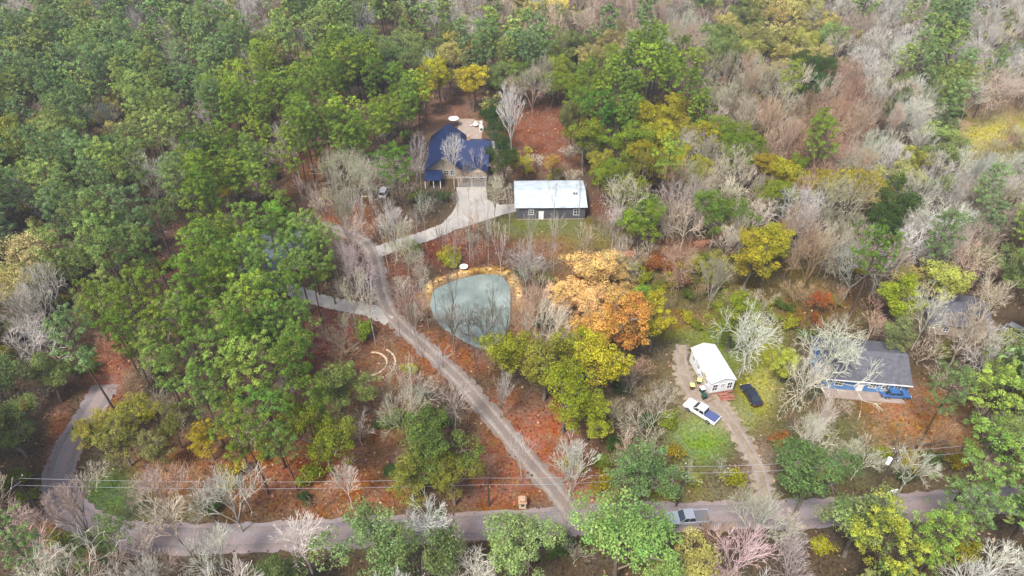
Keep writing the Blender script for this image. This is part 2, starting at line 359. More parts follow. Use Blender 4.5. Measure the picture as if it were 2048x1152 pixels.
m_tanw = mat('tan_siding', (.33, .27, .20), .8, 2, .15)
m_white = mat('white_paint', (.78, .78, .76), .5, 2, .06)
m_glass = mat('window_glass', (.02, .028, .035), .08, spec=.9)
m_dark = mat('dark_opening', (.03, .028, .028), .8)
m_wood = mat('weathered_timber', (.26, .19, .13), .85, 4, .3)
m_beige = mat('beige_trim', (.50, .43, .33), .7, 3, .12)
m_brick = mat('brick', (.42, .26, .17), .9, 9, .3, bump=.3)
m_stone = mat('tan_stone', (.52, .42, .29), .9, 3, .3, bump=.3)
m_black = mat('black_plastic', (.015, .015, .016), .5)
m_patio = mat('patio_concrete', (.30, .24, .20), .9, .9, .2)
m_steel = mat('galvanised_steel', (.42, .43, .44), .45, 4, .1, metal=.4)
m_pole = mat('creosoted_wood', (.075, .058, .045), .9, 5, .3)

def window(parent, cx, y, cz, w_, h, face='y-', frame=m_white, grid=True):
    """frame part with its pane; face y- or x-"""
    def T(b_):                                   # swap axes for a window in an x wall
        if face == 'x-': b_.v = [(p[1], p[0], p[2]) for p in b_.v]; b_.f = [f[::-1] for f in b_.f]
        if face == 'x+': b_.v = [(-p[1], p[0], p[2]) for p in b_.v]
        return b_
    t = .09; f = MB()
    f.box(cx - w_ / 2, cx + w_ / 2, y - .05, y + .02, cz + h / 2 - t, cz + h / 2); f.box(cx - w_ / 2 - .06, cx + w_ / 2 + .06, y - .07, y + .02, cz - h / 2, cz - h / 2 + t)
    f.box(cx - w_ / 2, cx - w_ / 2 + t, y - .05, y + .02, cz - h / 2 + t, cz + h / 2 - t); f.box(cx + w_ / 2 - t, cx + w_ / 2, y - .05, y + .02, cz - h / 2 + t, cz + h / 2 - t)
    if grid:
        f.box(cx - .025, cx + .025, y - .045, y + .01, cz - h / 2 + t, cz + h / 2 - t); f.box(cx - w_ / 2 + t, cx - .025, y - .042, y + .01, cz - .03, cz + .03); f.box(cx + .025, cx + w_ / 2 - t, y - .042, y + .01, cz - .03, cz + .03)
    o = T(f).build('window', frame, parent)
    T(MB().box(cx - w_ / 2 + t, cx + w_ / 2 - t, y - .022, y + .015, cz - h / 2 + t, cz + h / 2 - t)).build('pane', m_glass, o); return o
def door(parent, cx, y, z0, w_, h, m):
    o = MB().box(cx - w_ / 2, cx + w_ / 2, y - .06, y + .02, z0, z0 + h).build('door', m, parent)
    MB().box(cx + w_ / 2 - .16, cx + w_ / 2 - .1, y - .11, y - .06, z0 + .95, z0 + 1.05).build('handle', m_steel, o); return o
def gable_walls(W, D, ze, zr, ridge='x', x0=0, y0=0):
    b_ = MB()
    if ridge == 'x': b_.prism([(y0, 0), (y0 + D, 0), (y0 + D, ze), (y0 + D / 2, zr), (y0, ze)], 'x', x0, x0 + W)
    else: b_.prism([(x0, 0), (x0 + W, 0), (x0 + W, ze), (x0 + W / 2, zr), (x0, ze)], 'y', y0, y0 + D)
    return b_
def gable_roof(b_, W, D, ze, zr, ridge='x', x0=0, y0=0, ov=.5, t=.14, lift=.1):
    if ridge == 'x':
        k = (zr - ze) / (D / 2); e = ze - ov * k + lift; r = zr + lift; ym = y0 + D / 2
        b_.slab((x0 - ov, y0 - ov, e), (x0 + W + ov, y0 - ov, e), (x0 + W + ov, ym, r), (x0 - ov, ym, r), t)
        b_.slab((x0 + W + ov, y0 + D + ov, e), (x0 - ov, y0 + D + ov, e), (x0 - ov, ym, r), (x0 + W + ov, ym, r), t)
    else:
        k = (zr - ze) / (W / 2); e = ze - ov * k + lift; r = zr + lift; xm = x0 + W / 2
        b_.slab((x0 - ov, y0 + D + ov, e), (x0 - ov, y0 - ov, e), (xm, y0 - ov, r), (xm, y0 + D + ov, r), t)
        b_.slab((x0 + W + ov, y0 - ov, e), (x0 + W + ov, y0 + D + ov, e), (xm, y0 + D + ov, r), (xm, y0 - ov, r), t)
    return b_

# blue-roofed house
A = P(856, 334, 3.2); B = P(977, 334, 3.2); W = B.x - A.x
h = empty('house', (A.x, A.y, 0), 0, 'house with a dark navy blue metal roof of crossed gables beyond the driveway', 'house')
gable_walls(W * .55, 15.5, 3.2, 6.3, 'y').build('wall', m_tanw, h)
gable_walls(W * .47, 13, 3.2, 6.2, 'x', W * .5, 0.8).build('wall', m_tanw, h)
b_ = MB(); gable_roof(b_, W * .55, 15.5, 3.2, 6.3, 'y', 0, 0, .9); b_.build('roof', m_navy, h)
b_ = MB(); gable_roof(b_, W * .47, 13, 3.2, 6.2, 'x', W * .5, .8, .45, .13, .085); b_.build('roof', m_navy, h)
fw = MB(); fw.prism([(W * .66, 0), (W * .97, 0), (W * .97, 3.1), (W * .815, 4.5), (W * .66, 3.1)], 'y', -2.0, 3); fw.build('wall', m_beige, h)
b_ = MB(); gable_roof(b_, W * .31, 4.6, 3.1, 4.5, 'y', W * .66, -2.0, .35, .12, .07); b_.build('roof', m_navy, h)
b_ = MB(); b_.slab((-.6, -4.6, 2.3), (W * .24, -4.6, 2.3), (W * .24, -.55, 2.75), (-.6, -.55, 2.75), .12); pr = b_.build('porch_roof', m_navy, h)
for x in (-.4, W * .11, W * .22): MB().box(x - .08, x + .08, -4.45, -4.29, 0, 2.2).build('porch_post', m_white, pr)
for x in (1.6, 4.2): window(h, x, 0, 1.7, 1.1, 1.4)
window(h, W * .4, 0, 1.7, 1.2, 1.4); door(h, W * .6, .8, .1, 1.0, 2.1, m_wood)
window(h, W * .74, -2.0, 1.6, .9, 1.3); window(h, W * .89, -2.0, 1.6, .9, 1.3)
MB().box(W * .62, W * .62 + .8, 8, 8.8, 5.5, 7.0).build('chimney', m_brick, h)
# pale lean-to canopy on its right
c = P(978, 292, 2.4)
h = empty('canopy', (c.x, c.y, 0), 0, 'small white canopy against the right end of the blue roofed house', 'canopy')
MB().slab((-1.1, -2.2, 2.4), (1.3, -2.2, 2.2), (1.3, 2.8, 2.2), (-1.1, 2.8, 2.4), .08).build('canopy_top', m_galv, h)
for x, y in ((-1, -2.1), (1.2, -2.1), (-1, 2.7), (1.2, 2.7)): MB().box(x - .05, x + .05, y - .05, y + .05, 0, 2.15).build('post', m_white, h)
# patio behind with its furniture
mb = MB(); p0, p1 = P(914, 268), P(966, 238); mb.box(p0.x, p1.x, p0.y - 4, p1.y, -.1, .06); tag(mb.build('patio', m_patio), kind='structure')
c = P(908, 252); h = empty('patio_umbrella', (c.x, c.y, .06), 0, 'white patio umbrella open over the terrace behind the blue roof', 'umbrella')
MB().tube((0, 0, 0), (0, 0, 2.5), .03).build('pole', m_steel, h)
mb = MB(); top = (0, 0, 2.75); rim = [(1.5 * math.cos(k * R(45)), 1.5 * math.sin(k * R(45)), 2.2) for k in range(8)]
mb.add([top] + rim + [(0, 0, 2.69)] + [(x, y, z - .05) for x, y, z in rim], [(0, k + 1, (k + 1) % 8 + 1) for k in range(8)] + [(9, (k + 1) % 8 + 10, k + 10) for k in range(8)] + [(k + 1, k + 10, (k + 1) % 8 + 10, (k + 1) % 8 + 1) for k in range(8)]); mb.build('canopy', m_white, h)
MB().tube((0, 0, 0), (0, 0, .12), .32, .28, 12).build('base', m_black, h)
c = P(951, 254); h = empty('patio_table', (c.x, c.y, .06), 0, 'white table on the terrace behind the blue roof', 'table')
MB().tube((0, 0, .7), (0, 0, .75), .75, .75, 16).build('tabletop', m_white, h)
for k in range(4):
    a_ = R(45 + 90 * k); MB().tube((.5 * math.cos(a_), .5 * math.sin(a_), 0), (.4 * math.cos(a_), .4 * math.sin(a_), .7), .03).build('leg', m_white, h)
for k, nm in enumerate(('left', 'right', 'far')):
    a_ = (R(180), 0, R(90))[k]; c2 = c + Vector((1.25 * math.cos(a_), 1.25 * math.sin(a_), .06))
    h = empty('patio_chair', c2, a_ - R(90), 'white chair on the %s side of the terrace table' % nm, 'chair', 'chairs round the terrace table')
    MB().box(-.25, .25, -.25, .25, .42, .46).build('seat', m_white, h); MB().box(-.25, .25, .22, .26, .46, .95).build('backrest', m_white, h)
    for x in (-.22, .22):
        for y in (-.22, .22): MB().box(x - .02, x + .02, y - .02, y + .02, 0, .42).build('leg', m_white, h)
c = P(963, 262); h = empty('outdoor_fireplace', (c.x, c.y, .06), 0, 'narrow white outdoor fireplace at the right edge of the terrace', 'fireplace')
MB().box(-.5, .5, -.4, .4, 0, 1.4).build('firebox', m_white, h); MB().box(-.25, .25, -.25, .25, 1.4, 2.7).build('chimney', m_white, h); MB().box(-.3, .3, -.42, -.38, .25, .9).build('fire_opening', m_dark, h)

# timber pergola with ribbed screen in front of the house
A = P(917, 374); B = P(971, 374); W = B.x - A.x
h = empty('pergola', (A.x, A.y, 0), 0, 'long flat grey and beige pergola between the blue roofed house and the concrete apron', 'pergola')
for x in (0, W / 2, W):
    for y in (0, 4.4): MB().box(x - .1, x + .1, y - .1, y + .1, 0, 2.5).build('post', m_beige, h)
MB().box(-.3, W + .3, 4.25, 4.55, 2.5, 2.8).build('beam', m_beige, h); MB().box(-.3, W + .3, -.12, .12, 2.5, 2.72).build('beam', m_white, h)
mb = MB()
for k in range(22): x = -.15 + (W + .1) * k / 21; mb.box(x, x + .13, -.5, 4.9, 2.82, 2.96)
mb.build('slats', m_wood, h)
MB().box(.1, W - .1, -.02, .06, .1, 1.1).build('railing', mat('grey_railing', (.22, .21, .21), .7), h)
MB().box(.1, W - .1, .8, 4.0, .02, .12).build('deck', m_patio, h)

# barn
A = P(1033, 414, 3.3); B = P(1171, 411, 3.3); W = B.x - A.x
h = empty('barn', (A.x, A.y, 0), R(.8), 'long barn with a low white metal roof and dark grey walls above the pond', 'barn')
D = 10.5
gable_walls(W, D, 3.3, 4.3, 'x').build('wall', m_wallg, h)
b_ = MB(); gable_roof(b_, W, D, 3.3, 4.3, 'x', 0, 0, .4, .1, .06); rf = b_.build('roof', m_galv, h)
for k, (x, y) in enumerate([(W - 2.4, 3.6), (W - 1.9, 3.6)]):
    z = 3.3 + y * .19 + .08; MB().box(x, x + .38, y, y + .9, z, z + .12).build('vent', m_dark, rf)
mb = MB()
for k in range(17): x = -.3 + (W + .5) * k / 16; mb.slab((x, -.4, 3.305), (x + .06, -.4, 3.305), (x + .06, D / 2, 4.40), (x, D / 2, 4.40), .035)
mb.build('seams', m_galv, rf)
window(h, W - 1.9, 0, 1.9, 1.3, 1.6); window(h, 3.2, 0, 1.9, 1.1, 1.3); door(h, 5.4, 0, .05, 1.1, 2.1, m_white)
MB().box(0, W, -.03, .02, 0, .18).build('sill_board', m_tanw, h)

# dark roofed house under the pines
c = P(478, 548); h = empty('house', (c.x, c.y, 0), R(8), 'dark blue grey roof almost hidden under the dense pines left of the drive', 'house')
gable_walls(13, 10, 3, 5.6, 'x').build('wall', m_wallw, h); b_ = MB(); gable_roof(b_, 13, 10, 3, 5.6, 'x'); b_.build('roof', m_navyd, h)
gable_walls(5, 4, 2.9, 4.4, 'y', 2, -4).build('wall', m_wallw, h); b_ = MB(); gable_roof(b_, 5, 5, 2.9, 4.4, 'y', 2, -4); b_.build('roof', m_navyd, h)
window(h, 9, 0, 1.6, 1.2, 1.3); window(h, 11.4, 0, 1.6, 1.0, 1.3); door(h, 7.6, 0, .1, 1, 2.1, m_white); window(h, 4.5, -4, 1.5, 1.4, 1.2)

# white mobile home
Aw = P(1424, 766, 3.0); Bw = P(1474, 760, 3.0); Dw = P(1384, 697, 3.0)
dy_ = (Dw - Aw); Lh = dy_.length; ang = math.atan2(dy_.y, dy_.x) - R(90); Wd = 4.1
h = empty('mobile_home', (Aw.x, Aw.y, 0), ang, 'long narrow white mobile home with a weathered white roof on the lawn', 'mobile home')
gable_walls(Wd, Lh, 3.0, 3.75, 'y').build('wall', m_wallw, h)
b_ = MB(); gable_roof(b_, Wd, Lh, 3.0, 3.75, 'y', 0, 0, .18, .08, .05); rf = b_.build('roof', m_wroof, h)
mb = MB()
for k in range(12): y = .3 + (Lh - .8) * k / 11; mb.slab((.12, y + .05, 3.09), (.12, y, 3.09), (Wd / 2, y, 3.825), (Wd / 2, y + .05, 3.825), .03); mb.slab((Wd - .12, y, 3.09), (Wd - .12, y + .05, 3.09), (Wd / 2, y + .05, 3.825), (Wd / 2, y, 3.825), .03)
mb.build('seams', m_galv, rf)
for y in (Lh * .33, Lh * .62): MB().tube((Wd * .3, y, 3.3), (Wd * .3, y, 3.85), .12).build('vent', m_steel, rf)
MB().box(-.02, Wd + .02, -.025, .0, 0, .55).build('skirting', mat('rusty_skirting', (.33, .17, .12), .9, 3, .35), h)
window(h, .75, 0, 1.75, .95, 1.5); window(h, 2.05, 0, 1.95, .8, .8); window(h, 3.3, 0, 1.75, .95, 1.5)
for y in (Lh * .2, Lh * .42, Lh * .6, Lh * .84): window(h, y, 0, 1.8, 1.0, 1.0, 'x-')
d_ = MB().box(-.06, .02, Lh * .3 - .45, Lh * .3 + .45, .6, 2.6).build('door', m_beige, h); MB().box(-.1, -.06, Lh * .3 + .28, Lh * .3 + .34, 1.5, 1.6).build('handle', m_steel, d_)
st = MB()
for k in range(3): st.box(-.15 - .3 * (k + 1), -.12 - .3 * k, Lh * .3 - .5, Lh * .3 + .5, 0, .55 - .18 * k)
st.build('steps', m_wood, h)
MB().box(-.45, -.03, Lh * .5 - .3, Lh * .5 + .3, 1.3, 1.75).build('air_conditioner', m_white, h)

# grey roofed house with a blue front
A = P(1652, 752, 2.9); B = P(1818, 766, 2.9); dd = B - A; W = dd.length; ang = math.atan2(dd.y, dd.x)
h = empty('house', (A.x, A.y, 0), ang, 'grey shingled house with a bright blue front wall behind the big spreading bare tree', 'house')
gable_walls(W, 9, 2.9, 4.9, 'x').build('wall', m_wallb, h); b_ = MB(); gable_roof(b_, W, 9, 2.9, 4.9, 'x', 0, 0, .5); b_.build('roof', m_shing, h)
for x in (W - 5.2, W - 3.2, W - 1.3): window(h, x, 0, 1.6, 1.1, 1.1)
door(h, W - 7, 0, .1, 1, 2.1, m_white); window(h, 2.4, 0, 1.6, 1.3, 1.2)
mb = MB(); mb.box(-.5, W + .5, -.62, -.5, 2.62, 2.78); mb.build('gutter', m_white, h)
MB().box(.2, W - .2, -2.0, -.02, .0, .15).build('porch_slab', m_patio, h)
# partly seen house at the right edge
c = P(1850, 668); h = empty('house', (c.x, c.y, 0), R(-6), 'grey roofed house at the right edge beyond the parcel corner', 'house')
gable_walls(10, 8, 2.8, 4.6, 'x').build('wall', m_tanw, h); b_ = MB(); gable_roof(b_, 10, 8, 2.8, 4.6, 'x'); b_.build('roof', m_shing, h)
window(h, 3, 0, 1.5, 1.1, 1.1); window(h, 7, 0, 1.5, 1.1, 1.1)

# ------------------------------------------------------------------ vehicles
def paint(name, c, metal=0.): return mat(name, c, .3, 1.5, .05, metal, spec=.5, coat=.6)
m_tyre = mat('tyre_rubber', (.018, .018, .018), .85); m_rim = mat('wheel_rim', (.35, .35, .36), .35, metal=.7)
m_lamp = mat('headlight_glass', (.6, .62, .62), .1); m_tail = mat('taillight_red', (.35, .02, .015), .3)
def vehicle(name, px, py, head, kind, body, label, cat, cover=None, z=.05):
    """head: photo point the bonnet points at"""
    c = P(px, py, .7); q = P(head[0], head[1], .7); a_ = math.atan2(q.y - c.y, q.x - c.x)
    h = empty(name, (c.x, c.y, z), a_, label, cat)
    if kind == 'pickup':
        L, Wv = 5.8, 1.95; hl = L / 2; wr = .39; wx = (1.85, -1.75)
        prof = [(-hl, .45), (-hl, 1.08), (-.75, 1.08), (-.75, 1.12), (1.25, 1.12), (2.55, 1.02), (2.85, .88), (hl, .7), (hl, .42)]
        gh = [(-.85, 1.10), (1.35, 1.10), (.55, 1.78), (-.62, 1.80)]
    else:
        suv = kind == 'suv'; L, Wv = (4.7, 1.85) if suv else (4.65, 1.8); hl = L / 2; wr = .34; wx = (1.4, -1.4)
        zt = .98 if suv else .9
        prof = [(-hl, .38), (-hl, .8), (-2.15, zt), (.95, zt), (2.0, zt - .14), (2.25, .68), (hl, .55), (hl, .32)]
        gh = [(-2.05 if suv else -1.75, zt - .02), (1.15, zt - .02), (.35, zt + (.68 if suv else .46)), (-1.75 if suv else -.85, zt + (.68 if suv else .46))]
    mb = MB(); rings = []                                        # body lofted across the width: narrower at top and at the sides
    for s_, k, dz in ((-1, .965, .06), (-.94, 1, 0), (.94, 1, 0), (1, .965, .06)):
        rings.append([(x * k, s_ * Wv / 2, z_ - dz if z_ > .6 else z_ + dz) for x, z_ in prof])
    mb.loft(rings); mb.build('body', body, h, bevel=.05)
    def green(inset, lo, hi, m, nm):
        (xa, za), (xb, zb), (xc, zc), (xd, zd) = gh
        def lerp(p, q_, t_): return (p[0] + (q_[0] - p[0]) * t_, p[1] + (q_[1] - p[1]) * t_)
        f0, b0 = lerp(gh[1], gh[2], lo), lerp(gh[0], gh[3], lo); f1, b1 = lerp(gh[1], gh[2], hi), lerp(gh[0], gh[3], hi)
        w0 = Wv / 2 - .1 - .16 * lo - inset; w1 = Wv / 2 - .1 - .16 * hi - inset
        mb = MB(); mb.add([(f0[0] - inset, -w0, f0[1]), (f0[0] - inset, w0, f0[1]), (b0[0] + inset, w0, b0[1]), (b0[0] + inset, -w0, b0[1]),
                           (f1[0] - inset, -w1, f1[1]), (f1[0] - inset, w1, f1[1]), (b1[0] + inset, w1, b1[1]), (b1[0] + inset, -w1, b1[1])],
                          [(3, 2, 1, 0), (4, 5, 6, 7), (0, 1, 5, 4), (1, 2, 6, 5), (2, 3, 7, 6), (3, 0, 4, 7)])
        return mb.build(nm, m, h)
    green(.0, 0, .88, m_glass, 'windows')
    rf = green(-.02, .86, 1.0, body, 'roof')
    (xa, za), (xb, zb), (xc, zc), (xd, zd) = gh
    for s_ in (-1, 1):
        for (p, q_) in (((xb, zb), (xc, zc)), ((xa, za), (xd, zd)), (((xa + xb) / 2, za), ((xc + xd) / 2, zc))):
            MB().tube((p[0], s_ * (Wv / 2 - .1), p[1]), (q_[0], s_ * (Wv / 2 - .26), q_[1]), .045, .045, 4).build('pillar', body, h)
    for x in wx:
        for s_ in (-1, 1):
            wh = MB().tube((x, s_ * (Wv / 2 - .2), wr), (x, s_ * (Wv / 2 + .025), wr), wr, wr, 16).build('wheel', m_tyre, h)
            MB().tube((x, s_ * (Wv / 2 + .02), wr), (x, s_ * (Wv / 2 + .035), wr), wr * .62, wr * .6, 12).build('rim', m_rim, wh)
    for s_ in (-1, 1):
        MB().box(hl - .06, hl + .015, s_ * Wv * .36 - .18, s_ * Wv * .36 + .18, .58, .72).build('headlight', m_lamp, h)
        MB().box(-hl - .015, -hl + .06, s_ * Wv * .4 - .12, s_ * Wv * .4 + .12, .68, .92).build('taillight', m_tail, h)
        MB().box(gh[1][0] - .5, gh[1][0] - .35, s_ * (Wv / 2 + .08) - .1, s_ * (Wv / 2 + .08) + .1, gh[1][1] + .02, gh[1][1] + .17).build('mirror', body, h)
    if kind == 'pickup':
        if cover: MB().box(-hl + .1, -.86, -Wv / 2 + .12, Wv / 2 - .12, 1.09, 1.13).build('bed_cover', cover, h)
        else:
            MB().box(-hl + .1, -.9, -Wv / 2 + .14, Wv / 2 - .14, 1.082, 1.09).build('bed', mat('bed_liner', (.12, .12, .13), .6), h)
            mb = MB(); mb.box(-hl, -.8, -Wv / 2, -Wv / 2 + .1, 1.08, 1.16); mb.box(-hl, -.8, Wv / 2 - .1, Wv / 2, 1.08, 1.16); mb.box(-hl, -hl + .1, -Wv / 2 + .1, Wv / 2 - .1, 1.08, 1.16); mb.build('bed_rail', body, h)
    return h
p_white = paint('white_car_paint', (.74, .75, .76)); p_navy = paint('dark_navy_car_paint', (.018, .02, .035)); p_silver = paint('silver_car_paint', (.42, .44, .47), .5); p_pale = paint('pale_blue_car_paint', (.38, .47, .58), .3); p_blue = paint('blue_car_paint', (.05, .16, .42), .2)
vehicle('pickup_truck', 1403, 823, (1376, 806), 'pickup', p_white, 'white pickup truck with a dark blue bed cover on gravel by the mobile home', 'pickup truck', mat('blue_bed_cover', (.07, .09, .2), .45))
vehicle('parked_car', 1503, 789, (1489, 768), 'sedan', p_navy, 'dark navy car parked on grass right of the white mobile home', 'car')
vehicle('pickup_truck', 1376, 1036, (1345, 1038), 'pickup', p_silver, 'silver grey pickup truck on the road near the bottom edge', 'pickup truck')
vehicle('parked_car', 1634, 738, (1626, 715), 'suv', p_pale, 'pale silver blue car parked at the left end of the grey roofed house', 'car')
vehicle('parked_car', 1790, 786, (1815, 787), 'sedan', p_blue, 'blue car parked side on in front of the grey roofed house', 'car')
vehicle('parked_car', 768, 384, (772, 374), 'suv', p_white, 'white car half hidden under trees left of the pergola', 'car')
vehicle('parked_car', 2036, 665, (2050, 672), 'suv', p_silver, 'silver car at the right edge beside the edge house', 'car')

# bins, woodpile and clutter by the mobile home
m_ylid = mat('yellow_lid', (.62, .56, .22), .5); m_grn = mat('dark_green_plastic', (.02, .06, .045), .5)
def bin_(px, py, body, lid, label):
    c = P(px, py); h = empty('wheelie_bin', (c.x, c.y, 0), random.uniform(-.4, .4), label, 'bin')
    mb = MB(); mb.loft([[(-.26, -.3, .08), (.26, -.3, .08), (.26, .3, .08), (-.26, .3, .08)], [(-.33, -.38, 1.0), (.33, -.38, 1.0), (.33, .38, 1.0), (-.33, .38, 1.0)]]); mb.build('bin_body', body, h)
    MB().box(-.38, .38, -.44, .42, 1.0, 1.07).build('lid', lid, h)
    for s_ in (-1, 1): MB().tube((s_ * .2, .34, .1), (s_ * .28, .34, .1), .1).build('wheel', m_black, h)
bin_(1383, 778, mat('brown_plastic', (.10, .05, .03), .6), m_ylid, 'brown bin with a pale yellow lid at the left edge of the gravel')
bin_(1397, 768, m_grn, m_ylid, 'green bin with a yellow lid beside the mobile home wall')
bin_(1403, 784, m_grn, m_white, 'dark green bin with a whitish lid near the white pickup')
bin_(1407, 798, m_grn, m_grn, 'all dark green bin nearest the white pickup bonnet')
def log_pile(px, py, n, L, rad, ang, label, m=m_wood):
    c = P(px, py); h = empty('log_pile', (c.x, c.y, 0), ang, label, 'wood pile')
    for k in range(n):
        y = random.uniform(-.7, .7); z = rad + random.random() * .45; a_ = random.uniform(-.35, .35)
        MB().tube((-L / 2 * math.cos(a_), y - L / 2 * math.sin(a_), z), (L / 2 * math.cos(a_), y + L / 2 * math.sin(a_), z + .05), rad, rad * .8, 7).build('log', m, h)
log_pile(1415, 797, 9, 1.8, .09, R(30), 'heap of split boards and logs at the front corner of the mobile home')
log_pile(1452, 795, 12, 2.4, .08, R(8), 'reddish scrap wood heap along the front of the mobile home', mat('red_scrap_wood', (.34, .14, .10), .8, 3, .3))

# stone mailbox pillar between shrubs
c = P(1045, 1012); h = empty('mailbox_pillar', (c.x, c.y, 0), 0, 'tan stone mailbox pillar with a brick cap between two dark shrubs at the drive entrance', 'mailbox')
MB().box(-.5, .5, -.5, .5, 0, 1.3).build('pillar', m_stone, h, bevel=.04); MB().box(-.6, .6, -.6, .6, 1.3, 1.5).build('cap', m_brick, h); MB().box(-.42, .42, -.42, .42, 1.5, 1.95).build('upper_block', m_brick, h, bevel=.05)
mbx = MB().box(-.2, .2, -.56, -.46, .75, 1.1).build('mailbox_door', m_black, h)
# bird bath
c = P(928, 540); h = empty('bird_bath', (c.x, c.y, 0), 0, 'white round bird bath on the red leaf ground above the pond bank', 'bird bath')
MB().tube((0, 0, 0), (0, 0, .08), .4, .36, 16).build('base', m_dark, h); MB().tube((0, 0, .08), (0, 0, .8), .14, .1, 12).build('pedestal', m_dark, h)
MB().tube((0, 0, .8), (0, 0, .92), .5, .85, 20).build('bowl', m_white, h)
# curved stone edging of an old flower bed
for (cx_, cy_, rr, a0, a1, nm) in ((742, 728, 2.7, -80, 100, 'inner'), (745, 728, 3.9, -95, 60, 'outer')):
    c = P(cx_, cy_); pts = [Vector((rr * math.cos(R(a)), rr * math.sin(R(a)), .1)) for a in range(a0, a1, 6)]
    mb = MB()
    for k, p in enumerate(pts):
        s_ = random.uniform(.14, .24); mb.loft([[(p.x + s_ * q * math.cos(k2 * R(72)), p.y + s_ * q * math.sin(k2 * R(72)), z_) for k2 in range(5)] for q, z_ in ((1, 0), (1.05, .1), (.6, .2))])
    o = mb.build('stone_edging', m_stone); o.location = (c.x, c.y, 0); tag(o, '%s curved row of tan stones left of the drive below the fork' % nm, 'stone edging')
# white board on a post beside the road
c = P(1769, 1005); h = empty('road_sign', (c.x, c.y, 0), R(15), 'white board on a dark post among branches by the road, right side', 'sign')
MB().tube((0, 0, 0), (0, 0, 3), .07).build('post', m_black, h); MB().box(-.8, .8, -.16, -.08, 2.3, 3.2).build('board', m_white, h, bevel=.02); MB().box(-.25, .25, -.6, -.17, 2.25, 2.32).build('bracket', m_black, h)
# fallen trunks
def fallen(px0, py0, px1, py1, r0, label):
    a_, b2 = P(px0, py0), P(px1, py1); mid = (a_ + b2) / 2
    mb = MB(); mb.tube(a_ - mid + Vector((0, 0, r0)), b2 - mid + Vector((0, 0, r0 * .6)), r0, r0 * .5, 8)
    o = mb.build('fallen_trunk', m_pole); o.location = mid; tag(o, label, 'log')
fallen(1845, 893, 1892, 884, .22, 'dark fallen trunk at the lower tip of the orange leaf lawn')
fallen(1952, 812, 1992, 804, .2, 'dark fallen trunk near the right edge above the pines')
# steel ladder-like loop at the lawn edge
c = P(1832, 808); mb = MB(); ring = [(.9 * math.cos(R(k * 20)), .25 * math.sin(R(k * 20)), 1.0 + .95 * math.sin(R(k * 20))) for k in range(19)]; mb.path(ring, .06, 6)
o = mb.build('garden_hoop', m_wood); o.location = (c.x, c.y, 0); tag(o, 'pale oval hoop standing at the top right of the orange leaf lawn', 'garden hoop')

# utility poles and wires
def pole(px, py, hgt, label, crossarm=True, transformer=False, r=.15):
    c = P(px, py); h = empty('utility_pole', (c.x, c.y, 0), 0, label, 'utility pole')
    MB().tube((0, 0, 0), (0, 0, hgt), r, r * .7, 10).build('pole', m_pole, h)
    if crossarm:
        arm = MB().box(-1.1, 1.1, -.06, .06, hgt - .7, hgt - .55).build('crossarm', m_pole, h); arm.rotation_euler = (0, 0, R(80))
        for y in (-1, 0, 1): MB().tube((y, 0, hgt - .55), (y, 0, hgt - .35), .06).build('insulator', m_white, arm)
    if transformer: MB().tube((-.55, -.1, hgt - 2.2), (-.55, -.1, hgt - 1.1), .3, .3, 14).build('transformer', m_white, h)
    return Vector((c.x, c.y, hgt))
T1 = pole(1735, 1005, 11.5, 'tall dark utility pole with a white transformer beside the orange leaf lawn', True, True, .18)
T2 = pole(978, 1012, 6.5, 'short dark utility pole left of the stone mailbox pillar', False)
T3 = pole(95, 1040, 9.5, 'utility pole with a pale crossarm at the bend of the road, lower left')
far_r = T1 + Vector((45, 6, 0)); far_l = T3 + Vector((-38, -8, 0))
T4 = pole(1352, 1012, 9, 'plain dark utility pole behind the silver pickup on the road', True)
def wires(A_, B_, offs, label, sag=.9):
    for (dx, dz), nm in offs:
        pts = []
        for k in range(17):
            t_ = k / 16; p = A_.lerp(B_, t_); pts.append(Vector((p.x, p.y + dx, p.z + dz - sag * 4 * t_ * (1 - t_))))
        o = MB().path(pts, .022, 4).build('power_line', m_steel); tag(o, label % nm, 'power line', 'power lines along the road')
offs = [((.5, -.4), 'upper'), ((-.5, -.45), 'lower')]
T2h = Vector((T2.x, T2.y, 6.4))
wires(T3, T2h, offs, '%s thin pale wire above the leaves between the lower left bend and the short pole')
wires(T2h, T4, offs, '%s thin wire from the short pole to the pole by the silver pickup')
wires(T4, T1, offs, '%s thin wire from the pole by the silver pickup to the transformer pole')
wires(T1, far_r, offs, '%s thin wire running right from the transformer pole out of the photo')

